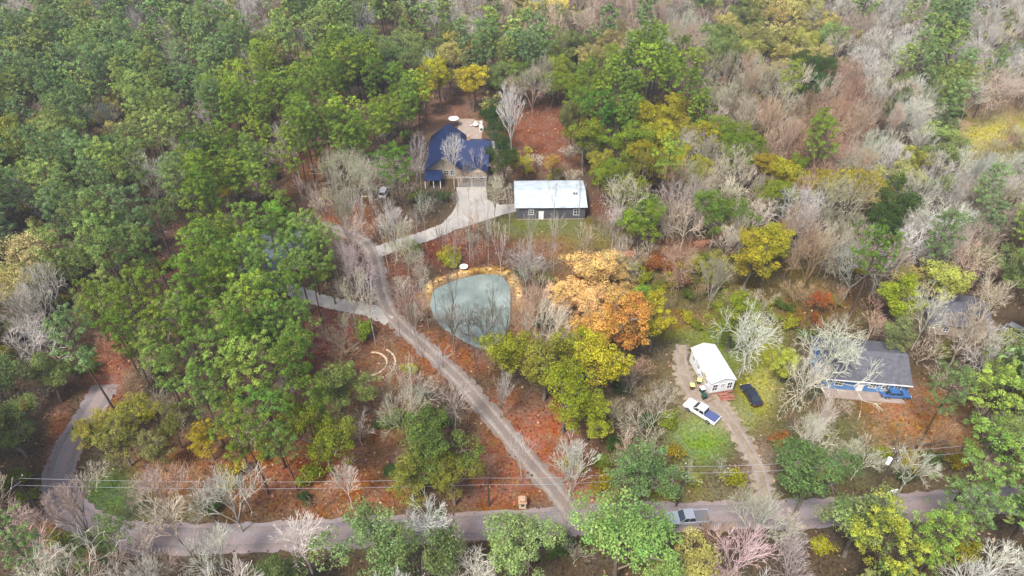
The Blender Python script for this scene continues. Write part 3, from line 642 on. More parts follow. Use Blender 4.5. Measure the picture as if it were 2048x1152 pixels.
# ------------------------------------------------------------------ vegetation builders
def unit(n):
    v = rng.normal(size=(n, 3)); return v / np.linalg.norm(v, axis=1)[:, None]
def cards(C, N, size, aspect, var):
    """leaf quads: centre C, facing N; returns verts, quads"""
    n = len(C); A = np.cross(N, unit(n)); A /= np.linalg.norm(A, axis=1)[:, None] + 1e-9; T = np.cross(A, N)
    L = (size * .5)[:, None] * A; S = (size * .5 * aspect)[:, None] * T
    # rhombus-like leaf: reads as a leaf spray, not as a square
    V = np.stack([C - L, C + S * 1.0 - L * .1, C + L, C - S * 1.0 - L * .1], 1).reshape(-1, 3)
    return V, np.arange(4 * n).reshape(n, 4), var
def tubes(S0, S1, R0, R1, k=3):
    """many tapering k-sided limbs at once"""
    S0 = np.asarray(S0); S1 = np.asarray(S1); R0 = np.asarray(R0)[:, None]; R1 = np.asarray(R1)[:, None]
    D = S1 - S0; D = D / (np.linalg.norm(D, axis=1)[:, None] + 1e-9)
    ref = np.where(np.abs(D[:, 2:3]) > .9, np.array([[1., 0, 0]]), np.array([[0, 0, 1.]]))
    U = np.cross(D, ref); U /= np.linalg.norm(U, axis=1)[:, None] + 1e-9; W_ = np.cross(D, U)
    n = len(S0); V = np.zeros((n, 2 * k, 3))
    for j in range(k):
        c, s_ = math.cos(2 * math.pi * j / k), math.sin(2 * math.pi * j / k)
        V[:, j] = S0 + (U * c + W_ * s_) * R0; V[:, k + j] = S1 + (U * c + W_ * s_) * R1
    base = (np.arange(n) * 2 * k)[:, None]
    Q = np.concatenate([base + np.array([[j, (j + 1) % k, k + (j + 1) % k, k + j]]) for j in range(k)], 0)
    return V.reshape(-1, 3), Q
def limb_mesh(name, segs, m, k=4):
    S0 = [s[0] for s in segs]; S1 = [s[1] for s in segs]; V, Q = tubes(S0, S1, [s[2] for s in segs], [s[3] for s in segs], k)
    var = np.tile(rng.random((len(segs), 3)), (k, 1)) * .5 + .25
    return V, Q, var
def trunk_line(Ht, lean, r0, r1, n=5):
    pts = [np.array([0, 0, -.3])]; off = rng.normal(size=2) * lean
    for i in range(1, n + 1):
        t = i / n; pts.append(np.array([off[0] * t + rng.normal() * .12, off[1] * t + rng.normal() * .12, Ht * t]))
    return [(pts[i], pts[i + 1], r0 + (r1 - r0) * i / n, r0 + (r1 - r0) * (i + 1) / n) for i in range(n)], pts
def interp(pts, t):
    x = t * (len(pts) - 1); i = min(int(x), len(pts) - 2); return pts[i] + (pts[i + 1] - pts[i]) * (x - i)

def pine_arrays(Ht=20., base=.5, rad=3.3, nb=34, per=54, needle=.27, lop=.0):
    """loblolly pine: bare pole, whorled limbs each ending in rounded needle tufts"""
    segs, pts = trunk_line(Ht * .96, .5, .24, .05); C = []; cen = []
    lobes = rng.random(4) * 6.28
    for i in range(nb):
        t = (i + rng.random()) / nb; tz = base + (1 - base) * t
        p = interp(pts, min(tz, .99)); prof = (1 - (2 * abs(t - .45)) ** 2.4 * .72)
        a = i * 2.4 + rng.normal() * .5; r = rad * prof * (.55 + .6 * rng.random()) * (1 + .25 * math.sin(2 * a + lobes[0]) )
        r = max(r, .4); up = .25 + .9 * t; e = p + np.array([math.cos(a) * r, math.sin(a) * r, r * up * .55 + .2])
        segs.append((p, e, .06, .02)); cen.append(e)
        for q in range(2 + int(r > 1.6) + int(r > 2.4)):
            f = .45 + .5 * rng.random(); o = rng.normal(size=3) * np.array([.75, .75, .35]); c2 = p + (e - p) * f + o; cen.append(c2); segs.append((p + (e - p) * f * .8, c2, .03, .012))
    cen.append(pts[-1] + np.array([0, 0, .4])); cen = np.array(cen)
    n = len(cen); s_ = .36 + .36 * rng.random(n)
    idx = np.repeat(np.arange(n), per); dirs = unit(len(idx)); dirs[:, 2] = np.abs(dirs[:, 2]) * 1.1 - .25; dirs /= np.linalg.norm(dirs, axis=1)[:, None]
    c = cen[idx] + dirs * np.array([1, 1, .8]) * (s_[idx] * (.55 + .4 * rng.random(len(idx))))[:, None]
    dirs = dirs + unit(len(idx)) * .75; dirs /= np.linalg.norm(dirs, axis=1)[:, None]
    cv = rng.random((n, 3)); var = cv[idx] * .75 + rng.random((len(idx), 3)) * .25
    V, Q, var = cards(c, dirs, needle * (.7 + .6 * rng.random(len(idx))), .42, var)
    return limb_mesh('t', segs, None), (V, Q, var)

def leafy_arrays(Ht=13., rad=4.6, base=.3, ncl=135, per=82, leaf=.21, tall=1.0, airy=.0):
    """spreading broadleaf tree: limbs into leaf clumps, uneven outline with gaps"""
    segs, pts = trunk_line(Ht * .55, .6, .28, .14); top = pts[-1]; cen = []; size = []
    nl = 9; lob = unit(nl); lob[:, 2] = lob[:, 2] * .6 + .25
    cc = np.array([top[0], top[1], Ht * (base + 1) / 2]); hz = Ht * (1 - base) / 2
    for i in range(nl):
        f = .38 + .3 * rng.random(); lc = cc + lob[i] * np.array([rad * f * 1.25, rad * f * 1.25, hz * f * 1.25]); k0 = interp(pts, .45 + .5 * rng.random())
        segs.append((k0, lc, .11, .04)); lr = rad * (.32 + .2 * rng.random())
        for j in range(ncl // nl):
            dv = unit(1)[0] * (.55 + .45 * rng.random()) * lr; dv[2] *= .75; c2 = lc + dv; cen.append(c2); size.append(.45 + .45 * rng.random())
            if j % 2 == 0: segs.append((lc, c2, .035, .012))
    cen = np.array(cen); size = np.array(size); n = len(cen)
    idx = np.repeat(np.arange(n), per); o = unit(len(idx)) * (.55 + .45 * rng.random(len(idx)) ** .5)[:, None]; o[:, 2] *= .7
    c = cen[idx] + o * (size[idx] * 1.02)[:, None]
    cv = rng.random((n, 3)); var = cv[idx] * .7 + rng.random((len(idx), 3)) * .3
    ax_ = unit(len(idx)) * .8 + o * 1.1 + np.array([0, 0, .25]); ax_ /= np.linalg.norm(ax_, axis=1)[:, None]
    V, Q, var = cards(c, ax_, leaf * (.6 + .8 * rng.random(len(idx))), .6, var)
    return limb_mesh('t', segs, None), (V, Q, var)

def bare_arrays(Ht=15., spread=1., levels=5, r0=.26, fork=.3, twig=.020, kids=(3, 4), upw=.35, dens=1.0):
    """leafless tree by repeated forking"""
    big = []; fine = []
    def grow(p, dr, L, r, lv):
        n = 2 if lv < levels - 1 else 1; q = p
        for i in range(n):
            d2 = dr + rng.normal(size=3) * .12; d2 /= np.linalg.norm(d2); e = q + d2 * L / n
            ra = r * (1 - .28 * i / n); rb = r * (1 - .28 * (i + 1) / n); (big if lv < 3 else fine).append((q, e, ra, rb))
            if lv >= 1 and lv < levels and i == 0 and rng.random() < .8 * dens: branch(e, d2, L * .62, r * .55, lv + 1)
            q = e; dr = d2
        if lv < levels:
            for k in range(rng.integers(kids[0], kids[1] + 1) if lv < levels - 1 else 3): branch(q, dr, L * (.68 + .14 * rng.random()), r * .62, lv + 1)
    def branch(p, dr, L, r, lv):
        o = unit(1)[0]; o -= dr * np.dot(o, dr); o /= np.linalg.norm(o) + 1e-9
        ang = (.45 + .35 * rng.random()) * spread; d2 = dr * math.cos(ang) + o * math.sin(ang); d2[2] += upw * .35; d2 /= np.linalg.norm(d2)
        grow(p, d2, L, max(r, twig), lv)
    segs, pts = trunk_line(Ht * fork, .3, r0, r0 * .8, 3); big += segs
    L0 = Ht * (1 - fork) * .36
    for k in range(rng.integers(3, 5)): branch(pts[-1], np.array([0, 0, 1.]), L0 * (1 + .2 * rng.random()), r0 * .62, 1)
    grow(pts[-1], np.array([0, 0, 1.]), L0, r0 * .6, 1)
    tr = limb_mesh('t', big, None, 5); fi = limb_mesh('f', fine, None, 3)
    return tr, fi

def fit(arr, rad, Ht):
    """bring a grown tree to a given crown radius and height"""
    (tv, tq, tvar), (cv, cq, cvar) = arr
    r = np.percentile(np.hypot(cv[:, 0], cv[:, 1]), 92); z = np.percentile(cv[:, 2], 99.5)
    k = np.array([rad / r, rad / r, Ht / z]); return (tv * k, tq, tvar), (cv * k, cq, cvar)
def variant_set(kind, arr, tmat, cmat, n=1):
    (tv, tq, tvar), (cv, cq, cvar) = arr
    return dict(t=mesh_np(kind + '_trunk', tv, tq, tmat, tvar), c=mesh_np(kind + '_crown', cv, cq, cmat, cvar), arr=arr)
VAR = {}
VAR['pine'] = [variant_set('pine', fit(pine_arrays(20, b_, r_, nb), fr * .96, 20), M_BARK, M_LEAF) for b_, r_, nb, fr in ((.58, 3.2, 30, 3.0), (.62, 3.6, 28, 3.4), (.5, 2.9, 34, 2.8), (.68, 3.4, 22, 3.0), (.56, 3.9, 34, 3.6), (.48, 3.0, 36, 2.7), (.6, 3.3, 26, 3.2), (.52, 3.6, 30, 3.3))]
VAR['leafy'] = [variant_set('leafy', fit(leafy_arrays(13, r_, b_), r_ * .95, 13), M_BARK, M_LEAF) for r_, b_ in ((4.4, .15), (4.9, .2), (4.0, .1), (5.2, .25), (4.2, .12), (4.6, .3), (3.8, .15), (4.4, .2))]
VAR['bare'] = [variant_set('bare', fit(bare_arrays(15, sp, 5, .27, fk, .027, kd, up, .85), fr * 1.15, 15), M_BARK, M_TWIG) for sp, fk, kd, up, fr in ((1.0, .3, (3, 3), .3, 3.6), (.7, .38, (3, 3), .55, 2.8), (1.25, .25, (3, 4), .15, 4.3), (.85, .3, (3, 3), .4, 3.3), (1.1, .2, (3, 4), .3, 3.8), (.6, .3, (3, 3), .6, 2.6), (1.0, .35, (3, 3), .3, 3.2), (.9, .25, (3, 4), .4, 3.4))]
VAR['bare'] += [variant_set('bare', fit(bare_arrays(15, .7, 4, .13, fk, .022, (2, 3), .6, .5), fr, 15), M_BARK, M_TWIG) for fk, fr in ((.5, 1.5), (.42, 1.9), (.35, 1.7))]
VAR['shrub'] = [variant_set('shrub', leafy_arrays(3.0, 1.7, .05, 36, 44, .26), M_BARK, M_LEAF) for _ in range(3)]
VAR['sapling'] = [variant_set('sapling', bare_arrays(6, .8, 4, .06, .15, .016, (3, 4), .5), M_BARK, M_TWIG) for _ in range(4)]
# lighter copies of the kinds for the far mass
LOW = {'pine': [fit(pine_arrays(20, .5, 3.4, 26, 13, .8), 3.9, 20) for _ in range(3)], 'leafy': [fit(leafy_arrays(13, 4.6, .18, 54, 18, .6), 4.6, 13) for _ in range(3)],
       'bare': [fit(bare_arrays(15, sp, 4, .2, .3, .042, (3, 4), .35), 3.9, 15) for sp in (1.0, .75, 1.15)]}
NOMH = {'pine': 20., 'leafy': 13., 'bare': 15., 'shrub': 3., 'sapling': 6.}
CC = {'pine': .77, 'leafy': .6, 'bare': .68, 'shrub': .5, 'sapling': .6}       # crown centre as share of height
HT = {'pine': (17, 23), 'leafy': (10, 14.5), 'bare': (11, 16.5), 'shrub': (1.8, 3.8), 'sapling': (4.5, 7.5)}
SPACE = {'pine': 3.6, 'leafy': 5.1, 'bare': 4.2, 'shrub': 2.4, 'sapling': 2.6}

C_ = dict(  # lower-case sets: whitish haze mixed into the tree colours outside the lot
 P=[(.20, .285, .035), (.165, .255, .035), (.25, .33, .04), (.13, .21, .03)],
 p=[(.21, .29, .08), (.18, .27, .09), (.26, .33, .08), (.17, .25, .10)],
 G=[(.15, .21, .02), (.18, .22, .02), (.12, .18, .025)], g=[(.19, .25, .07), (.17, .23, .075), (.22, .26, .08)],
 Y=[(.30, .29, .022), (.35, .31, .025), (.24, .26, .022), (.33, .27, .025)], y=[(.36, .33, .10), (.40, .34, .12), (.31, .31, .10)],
 O=[(.44, .22, .05), (.48, .26, .07)], D=[(.045, .085, .022), (.055, .095, .02)],
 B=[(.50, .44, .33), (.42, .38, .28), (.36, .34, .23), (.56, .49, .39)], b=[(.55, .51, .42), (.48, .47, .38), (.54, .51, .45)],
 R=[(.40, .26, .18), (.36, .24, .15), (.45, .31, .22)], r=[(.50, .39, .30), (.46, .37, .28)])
BARKC = {'pine': (.10, .07, .052), 'leafy': (.15, .125, .10)}
WORD = dict(P='bright green tall pine', p='dull green tall pine', G='fresh green leafy tree', g='muted green leafy tree', Y='yellow green leafy tree', y='pale olive leafy tree', O='orange gold leafy tree',
            D='dark green leafy tree', B='bare pale grey tree', b='bare whitish tree', R='bare reddish brown tree', r='bare pinkish tree')
KINDOF = dict(P='pine', p='pine', G='leafy', g='leafy', Y='leafy', y='leafy', O='leafy', D='leafy', B='bare', b='bare', R='bare', r='bare')
NAME = {'pine': 'pine_tree', 'leafy': 'leafy_tree', 'bare': 'bare_tree', 'shrub': 'shrub', 'sapling': 'sapling'}
CAT = {'pine': 'pine tree', 'leafy': 'broadleaf tree', 'bare': 'bare tree', 'shrub': 'shrub', 'sapling': 'sapling'}

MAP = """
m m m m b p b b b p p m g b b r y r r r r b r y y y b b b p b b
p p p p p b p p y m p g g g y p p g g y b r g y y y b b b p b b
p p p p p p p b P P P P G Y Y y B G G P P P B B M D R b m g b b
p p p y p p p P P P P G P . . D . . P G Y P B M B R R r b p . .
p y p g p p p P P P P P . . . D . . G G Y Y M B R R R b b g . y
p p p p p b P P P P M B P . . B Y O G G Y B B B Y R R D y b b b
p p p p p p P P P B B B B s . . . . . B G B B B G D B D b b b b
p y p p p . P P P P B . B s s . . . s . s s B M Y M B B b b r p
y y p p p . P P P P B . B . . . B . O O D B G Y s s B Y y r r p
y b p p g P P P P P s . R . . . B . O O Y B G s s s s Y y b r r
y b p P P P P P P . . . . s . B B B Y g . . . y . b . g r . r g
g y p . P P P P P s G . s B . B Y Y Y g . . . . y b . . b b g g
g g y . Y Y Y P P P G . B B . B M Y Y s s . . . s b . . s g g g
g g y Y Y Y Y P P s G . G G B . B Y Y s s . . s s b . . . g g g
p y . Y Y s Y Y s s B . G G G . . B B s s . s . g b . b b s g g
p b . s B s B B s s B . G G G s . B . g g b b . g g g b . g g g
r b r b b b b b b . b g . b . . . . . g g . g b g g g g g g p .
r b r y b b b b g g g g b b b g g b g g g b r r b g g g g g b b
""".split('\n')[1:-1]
MAP = [r.split() for r in MAP]; assert all(len(r) == 32 for r in MAP) and len(MAP) == 18, [len(r) for r in MAP]

TREES = []      # kind, letter, X, Y, height, width factor, colour
def clear_ok(X, Y, rad, low=False):
    if any(float(seg_dist(X, Y, l)) < wd + rad for l, wd in ROADS): return False
    if inpoly(X, Y, POND) or float(seg_dist(X, Y, POND + [POND[0]])) < rad: return False
    if float(seg_dist(X, Y, APRON)) < .8 or inpoly(X, Y, APRON): return False
    return not any(inpoly(X, Y, z_) for z_ in FOOT)
FOOT = [g2(q) for q in ([(852, 300), (985, 300), (985, 380), (852, 380)], [(855, 235), (985, 235), (985, 300), (855, 300)], [(1022, 385), (1182, 385), (1182, 450), (1022, 450)], [(475, 470), (650, 470), (650, 560), (475, 560)],
        [(1375, 700), (1440, 690), (1490, 800), (1540, 820), (1440, 860), (1360, 815), (1375, 780)], [(1610, 700), (1820, 690), (1850, 830), (1610, 800)], [(1845, 620), (2048, 620), (2060, 690), (1845, 690)], [(755, 375), (782, 375), (782, 400), (755, 400)],
        [(1000, 240), (1110, 240), (1110, 330), (1000, 330)], [(1050, 440), (1210, 440), (1210, 500), (1060, 500)], [(1390, 650), (1580, 650), (1560, 760), (1500, 740)], [(1760, 790), (1900, 800), (1900, 900), (1780, 890)], [(1020, 995), (1075, 995), (1075, 1025), (1020, 1025)]) ]
def plant(letter, px, py, hgt=None, wf=1., colour=None, kind=None, var=None, force=True):
    kind = kind or KINDOF[letter]; lo, hi = HT[kind]; hgt = hgt or random.uniform(lo, hi)
    q = P(px, py, hgt * CC[kind])
    TREES.append((kind, letter, q.x, q.y, hgt, wf, colour or random.choice(C_[letter]), var)); return q

# the trees one can tell apart: crown centres as seen in the photo
SLIM = [(845, 420), (868, 400), (890, 430), (915, 410), (935, 440), (955, 425), (975, 440), (1018, 410), (800, 440), (775, 430), (765, 460), (810, 470), (830, 455), (1110, 385), (1160, 395), (1062, 455), (1240, 500), (1215, 455),
  (880, 480), (905, 500), (945, 500), (975, 470), (1000, 490), (835, 540), (850, 590), (810, 590), (825, 640), (790, 600), (935, 640), (975, 650), (900, 620), (1000, 665), (915, 680), (880, 660), (950, 690), (1030, 600), (1045, 560), (1070, 560), (1050, 660), (1065, 620),
  (715, 560), (690, 520), (735, 600), (665, 500), (710, 640), (845, 700), (1043, 900), (1140, 960), (880, 730), (820, 760), (935, 350), (890, 350), (960, 330), (1060, 500), (1110, 470), (1170, 480), (700, 400), (720, 430), (650, 420), (740, 400),
  (985, 610), (1015, 640), (905, 560), (865, 555), (1085, 600), (1095, 520), (600, 380), (625, 400), (675, 380)]
HANDLIST = [('B', x_, y_, random.uniform(11, 16), random.uniform(.9, 1.3), (.17, .14, .11) if (860 < x_ < 1025 and 540 < y_ < 700) else random.choice(((.52, .46, .4), (.46, .43, .36), (.2, .17, .14), (.56, .48, .44))), 8 + k_ % 3) for k_, (x_, y_) in enumerate(SLIM)] + [('B', 1022, 225, 21, .8, (.62, .57, .52), 1), ('P', 790, 325, 19, 1.15, (.08, .19, .02)), ('B', 835, 300, 15, .6, (.58, .52, .5)), ('B', 905, 305, 14, .7, (.6, .56, .54), 3), ('D', 1000, 300, 12, .55, (.03, .07, .03)),
           ('Y', 1048, 325, 8.5, .75, (.30, .27, .035)), ('O', 1105, 335, 8, .6, (.42, .27, .06)), ('P', 1200, 215, 19, 1.2, (.06, .17, .02)), ('Y', 1285, 255, 17, .85, (.27, .25, .02)), ('G', 1140, 250, 14, .7, (.09, .12, .025)), ('Y', 1200, 330, 11, .75, (.25, .23, .03)),
           ('G', 1290, 350, 14, 1.0, (.16, .18, .02)), ('Y', 1400, 285, 12, .9, (.25, .24, .02)), ('B', 1385, 385, 15, 1.15, (.46, .38, .33)), ('Y', 1575, 365, 12, .95, (.26, .25, .02)), ('G', 1635, 185, 12, .9, (.035, .10, .02)),
           ('P', 1890, 240, 16, 1.2, (.09, .15, .04)), ('y', 1820, 335, 12, 1.0, (.30, .28, .05)), ('B', 1585, 420, 15, 1.2, (.62, .6, .54), 2), ('B', 1715, 530, 12, 1.35, (.42, .43, .33), 2), ('Y', 1810, 600, 12, 1.05, (.25, .29, .02)), ('y', 1885, 575, 12, .9, (.31, .30, .07)), 
           ('Y', 1545, 490, 9, .9, (.22, .24, .02)), ('G', 1430, 540, 9, 1.0, (.14, .17, .03)), ('O', 1185, 548, 11, 1.15, (.66, .43, .17)), ('O', 1140, 592, 8, 1.1, (.68, .46, .20)), ('O', 1238, 585, 8, 1.0, (.60, .38, .14)), ('O', 1190, 612, 7, 1.1, (.66, .44, .19)), ('O', 1222, 530, 8, .8, (.62, .44, .17)), ('O', 1135, 620, 6, .9, (.62, .36, .17)),
           ('O', 1640, 605, 6, .55, (.36, .11, .03)), ('Y', 1280, 600, 9, .85, (.15, .22, .03)), ('B', 1055, 530, 12, 1.1, (.5, .48, .42)), ('B', 1230, 440, 13, .6, (.62, .52, .48), 1), ('P', 585, 580, 18, .55, (.10, .22, .02)),
           ('B', 700, 530, 14, 1.0, (.46, .38, .35)), ('B', 785, 450, 13, .95, (.46, .44, .37)), ('R', 820, 600, 13, .9, (.5, .36, .3)), ('B', 965, 645, 10, 1.1, (.15, .13, .10)), ('B', 905, 640, 11, .9, (.30, .27, .22)),
           ('G', 675, 790, 13, 1.1, (.13, .19, .04)), ('P', 505, 730, 19, 1.4, (.13, .23, .03)), ('P', 530, 820, 17, 1.2, (.08, .2, .025)), ('G', 860, 900, 13, 1.25, (.075, .14, .022)), ('G', 905, 960, 10, 1.0, (.14, .18, .02)), ('G', 820, 960, 10, .9, (.12, .17, .02)),
           ('Y', 1130, 800, 13, 1.2, (.19, .21, .015)), ('Y', 1090, 740, 12, 1.1, (.2, .2, .03)), ('Y', 1180, 830, 10, .9, (.2, .22, .02)), ('Y', 410, 880, 8, .75, (.30, .25, .02)), ('Y', 235, 885, 9, .8, (.15, .155, .035)), ('Y', 275, 830, 9, .8, (.19, .19, .03)), ('G', 340, 850, 9, .8, (.12, .15, .03)), ('Y', 190, 860, 8, .7, (.22, .20, .035)), ('G', 310, 905, 8, .7, (.13, .15, .04)),
           ('P', 400, 780, 17, .95, (.10, .19, .03)), ('P', 450, 820, 17, 1., (.12, .2, .03)), ('P', 585, 700, 19, 1., (.11, .2, .03)), ('P', 470, 640, 20, 1.1, (.12, .21, .03)), ('P', 420, 700, 19, 1., (.11, .2, .03)), ('P', 360, 620, 19, 1., (.12, .22, .03)), ('P', 540, 470, 19, 1., (.1, .19, .03)),
           ('P', 500, 450, 20, 1., (.12, .21, .03)), ('P', 590, 500, 19, 1., (.09, .18, .03)), ('P', 530, 540, 19, 1.1, (.1, .2, .03)), ('P', 480, 520, 20, 1., (.12, .22, .03)), ('P', 620, 540, 18, .9, (.1, .19, .03)), ('P', 350, 730, 18, .95, (.11, .2, .03)), ('P', 310, 700, 18, .9, (.12, .2, .03)), ('P', 560, 880, 15, .8, (.09, .17, .03)),
           ('P', 600, 640, 18, .9, (.11, .2, .03)), ('P', 540, 640, 19, 1., (.1, .2, .03)), ('P', 610, 465, 19, 1., (.11, .2, .03)), ('P', 645, 490, 18, .9, (.12, .22, .03)), ('P', 575, 420, 19, 1., (.12, .2, .03)),
           ('B', 840, 780, 12, .95, (.52, .46, .38)), ('B', 905, 800, 11, .9, (.5, .45, .36)), ('B', 1000, 780, 10, .8, (.55, .52, .46)), ('B', 1145, 925, 12, .95, (.58, .55, .5), 1), ('B', 450, 990, 13, 1.1, (.62, .57, .47)), ('B', 310, 975, 11, .9, (.58, .45, .38)),
           ('B', 340, 1040, 12, 1.0, (.6, .54, .44)), ('B', 690, 960, 10, .7, (.58, .5, .42)), ('B', 600, 1080, 12, 1.0, (.62, .55, .48)), ('B', 430, 1100, 12, 1.0, (.55, .52, .42)), ('b', 140, 1020, 13, 1.1, (.56, .44, .38)), ('b', 60, 690, 13, .9, (.75, .72, .66), 2),
           ('B', 1660, 720, 14, 1.35, (.58, .56, .47), 2), ('B', 1640, 830, 11, .8, (.5, .47, .38)), ('Y', 1570, 730, 7, .8, (.24, .27, .04)), ('g', 1275, 955, 14, 1.05, (.10, .19, .05)), ('g', 1240, 1100, 15, 1.35, (.13, .24, .05)), ('g', 1040, 1110, 14, 1.1, (.14, .24, .06)),
           ('g', 750, 1090, 14, 1.25, (.10, .19, .05)), ('P', 1890, 1080, 17, 1.2, (.12, .22, .03)), ('P', 1780, 1080, 17, 1.3, (.18, .24, .025)), ('g', 1620, 960, 14, 1.2, (.09, .18, .04)), ('P', 1990, 900, 18, 1.4, (.13, .24, .035)), ('P', 2010, 780, 18, 1.3, (.18, .28, .04)), ('P', 1965, 990, 17, 1.2, (.10, .2, .04)),
           ('r', 1480, 1115, 12, 1.1, (.62, .45, .42)), ('b', 1600, 1120, 12, 1.0, (.6, .52, .48)), ('b', 1990, 1120, 11, 1.0, (.7, .68, .6)), ('b', 1830, 930, 10, .95, (.56, .52, .44)), ('b', 1730, 910, 9, .8, (.5, .5, .4)), ('g', 1790, 675, 9, .75, (.13, .18, .05)),
           ('O', 970, 100, 14, 1.0, (.45, .34, .08)), ('y', 500, 95, 12, .9, (.30, .28, .11)), ('y', 1115, 25, 13, .9, (.50, .42, .10)), ('Y', 905, 95, 12, .9, (.3, .26, .06)), ('y', 1600, 95, 13, 1.1, (.27, .27, .06)), ('y', 1500, 120, 13, 1.1, (.25, .25, .06)), ('b', 330, 55, 15, .9, (.62, .58, .55)),
           ('b', 1910, 450, 13, 1.2, (.6, .62, .55)), ('b', 1885, 480, 12, 1.1, (.55, .58, .5)), ('b', 1925, 330, 14, .9, (.6, .6, .5)), ('b', 1810, 100, 15, 1.1, (.6, .58, .52)), ('Y', 40, 290, 17, 1.0, (.25, .27, .04)), ('b', 100, 250, 13, .6, (.6, .5, .5)), ('y', 70, 520, 13, 1.2, (.34, .28, .13)), ('y', 40, 600, 12, 1.0, (.31, .28, .1)),
           ('b', 415, 230, 13, .9, (.55, .5, .47)), ('P', 500, 310, 20, 1.15, (.15, .27, .04)), ('P', 690, 230, 20, 1.2, (.15, .25, .02)), ('P', 400, 490, 20, 1.1, (.12, .25, .02)), ('P', 560, 440, 19, 1.1, (.10, .21, .02))]
for a_ in HANDLIST:
    if a_[0] in 'PpGg': a_ = a_[:5] + ((a_[5][0] * 1.22, a_[5][1], a_[5][2] * 1.3),) + a_[6:]
    bf = .95 if a_[0] in 'BbRr' else (1.3 if a_[0] in 'Pp' else (1.0 if a_[0] == 'O' else 1.35))
    plant(*a_[:5], colour=tuple(x * bf for x in a_[5]), var=a_[6] if len(a_) > 6 else None)
HAND = len(TREES)

# things the photo shows uncovered: no crown of the fill may stand before them
KEEP = [(1430, 740, 45), (1403, 823, 30), (1503, 788, 22), (1787, 775, 22), (1750, 730, 10), (940, 600, 25), (960, 570, 25), (1070, 395, 30), (1130, 395, 30), (1155, 430, 12), (1045, 1000, 20), (1376, 1040, 26), (1100, 1040, 25), (1180, 1035, 25), (1020, 1050, 15), (1330, 495, 8), (1400, 487, 8),
  (1270, 503, 8), (2000, 270, 35), (1830, 850, 35), (1800, 820, 20), (945, 360, 25), (915, 300, 35), (945, 400, 20), (350, 950, 25), (480, 960, 15), (1050, 930, 12), (1000, 850, 12), (940, 790, 8), (870, 715, 8), (820, 670, 10), (755, 540, 8), (760, 600, 8), (745, 490, 6), (1520, 720, 30), (1430, 860, 25),
  (235, 1000, 20), (1150, 475, 20), (1090, 455, 15), (1390, 600, 15), (1600, 620, 15), (1070, 280, 35), (900, 235, 25), (690, 690, 20), (750, 720, 25), (740, 850, 20), (560, 960, 20), (690, 1010, 20), (1768, 890, 16), (1769, 968, 10), (590, 115, 25), (1885, 655, 10), (980, 970, 20), (1090, 880, 15), (2036, 665, 12), (1310, 760, 15), (1700, 880, 15), (1610, 830, 10), (330, 520, 12), (215, 745, 14), (120, 950, 8), (1510, 930, 12), (1175, 980, 5)]
KX = np.array(KEEP, float)
def hides(kind, X, Y, hgt, wf):
    cx, cy = PIX(X, Y, hgt * CC[kind]); dep = Y * CT + (H - hgt * .7) * ST
    rp = F * {'pine': 3.0, 'leafy': 3.9, 'bare': 3.3, 'shrub': 1.2, 'sapling': .8}[kind] * wf / dep
    return bool(np.any(np.hypot(KX[:, 0] - cx, KX[:, 1] - cy) < KX[:, 2] + rp * (.85 if kind != 'bare' else .6)))
# grid hash keeps stems apart
cell = {}
def near(X, Y, dmin):
    ci, cj = int(X // 8), int(Y // 8)
    for i in range(ci - 1, ci + 2):
        for j in range(cj - 1, cj + 2):
            for (x, y, s_) in cell.get((i, j), ()):
                if math.hypot(X - x, Y - y) < (dmin + s_) / 2: return True
    return False
def put(X, Y, s_): cell.setdefault((int(X // 8), int(Y // 8)), []).append((X, Y, s_))
for tr in TREES: put(tr[2], tr[3], 2.2 if (tr[7] or 0) > 7 else SPACE[tr[0]] * tr[5] * .95)
def letter_at(px, py):
    px += random.gauss(0, 11); py += random.gauss(0, 9)
    c = min(31, max(0, int(px // 64))); r = min(17, max(0, int(py // 64))); return MAP[r][c]
NT = 26000
cand = np.stack([rng.uniform(-235, 235, NT), rng.uniform(30, 345, NT)], 1)
for X, Y in cand:
    p0x, p0y = PIX(X, Y, 0.)
    if p0x < -260 or p0x > 2310 or p0y > 1420: continue
    px, py = PIX(X, Y, 10.)
    L = letter_at(px, py)
    if L == '.': continue
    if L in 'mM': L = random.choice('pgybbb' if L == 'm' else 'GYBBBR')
    if L == 's':
        kind = random.choice(('shrub', 'shrub', 'sapling')); px, py = PIX(X, Y, 2.)
    else:
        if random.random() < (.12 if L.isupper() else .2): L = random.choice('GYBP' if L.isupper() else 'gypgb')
        kind = KINDOF[L]
    lo, hi = HT[kind]; hgt = random.uniform(lo, hi)
    cx_, cy_ = PIX(X, Y, hgt * CC[kind]); L2 = letter_at(cx_, cy_)
    if L2 == '.' and kind not in ('shrub', 'sapling'): continue
    if kind == 'bare' and L not in 'Rr' and random.random() < .15: L = 'R' if L == 'B' else 'r'
    sp = SPACE[kind] * (1 + max(0, Y - 170) / 500)
    if near(X, Y, sp) or not clear_ok(X, Y, 1.6 if kind in ('shrub', 'sapling') else 1.9): continue
    if hides(kind, X, Y, hgt, 1.): continue
    put(X, Y, sp)
    if kind in ('shrub', 'sapling'):
        colr = random.choice(C_['Y'] + C_['G'] + C_['G']) if kind == 'shrub' else random.choice(C_['R'] + C_['B'])
        if kind == 'shrub' and random.random() < .2: colr = (.30, .12, .03)
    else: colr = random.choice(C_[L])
    TREES.append((kind, L, X, Y, hgt, random.uniform(.85, 1.15), colr, None))
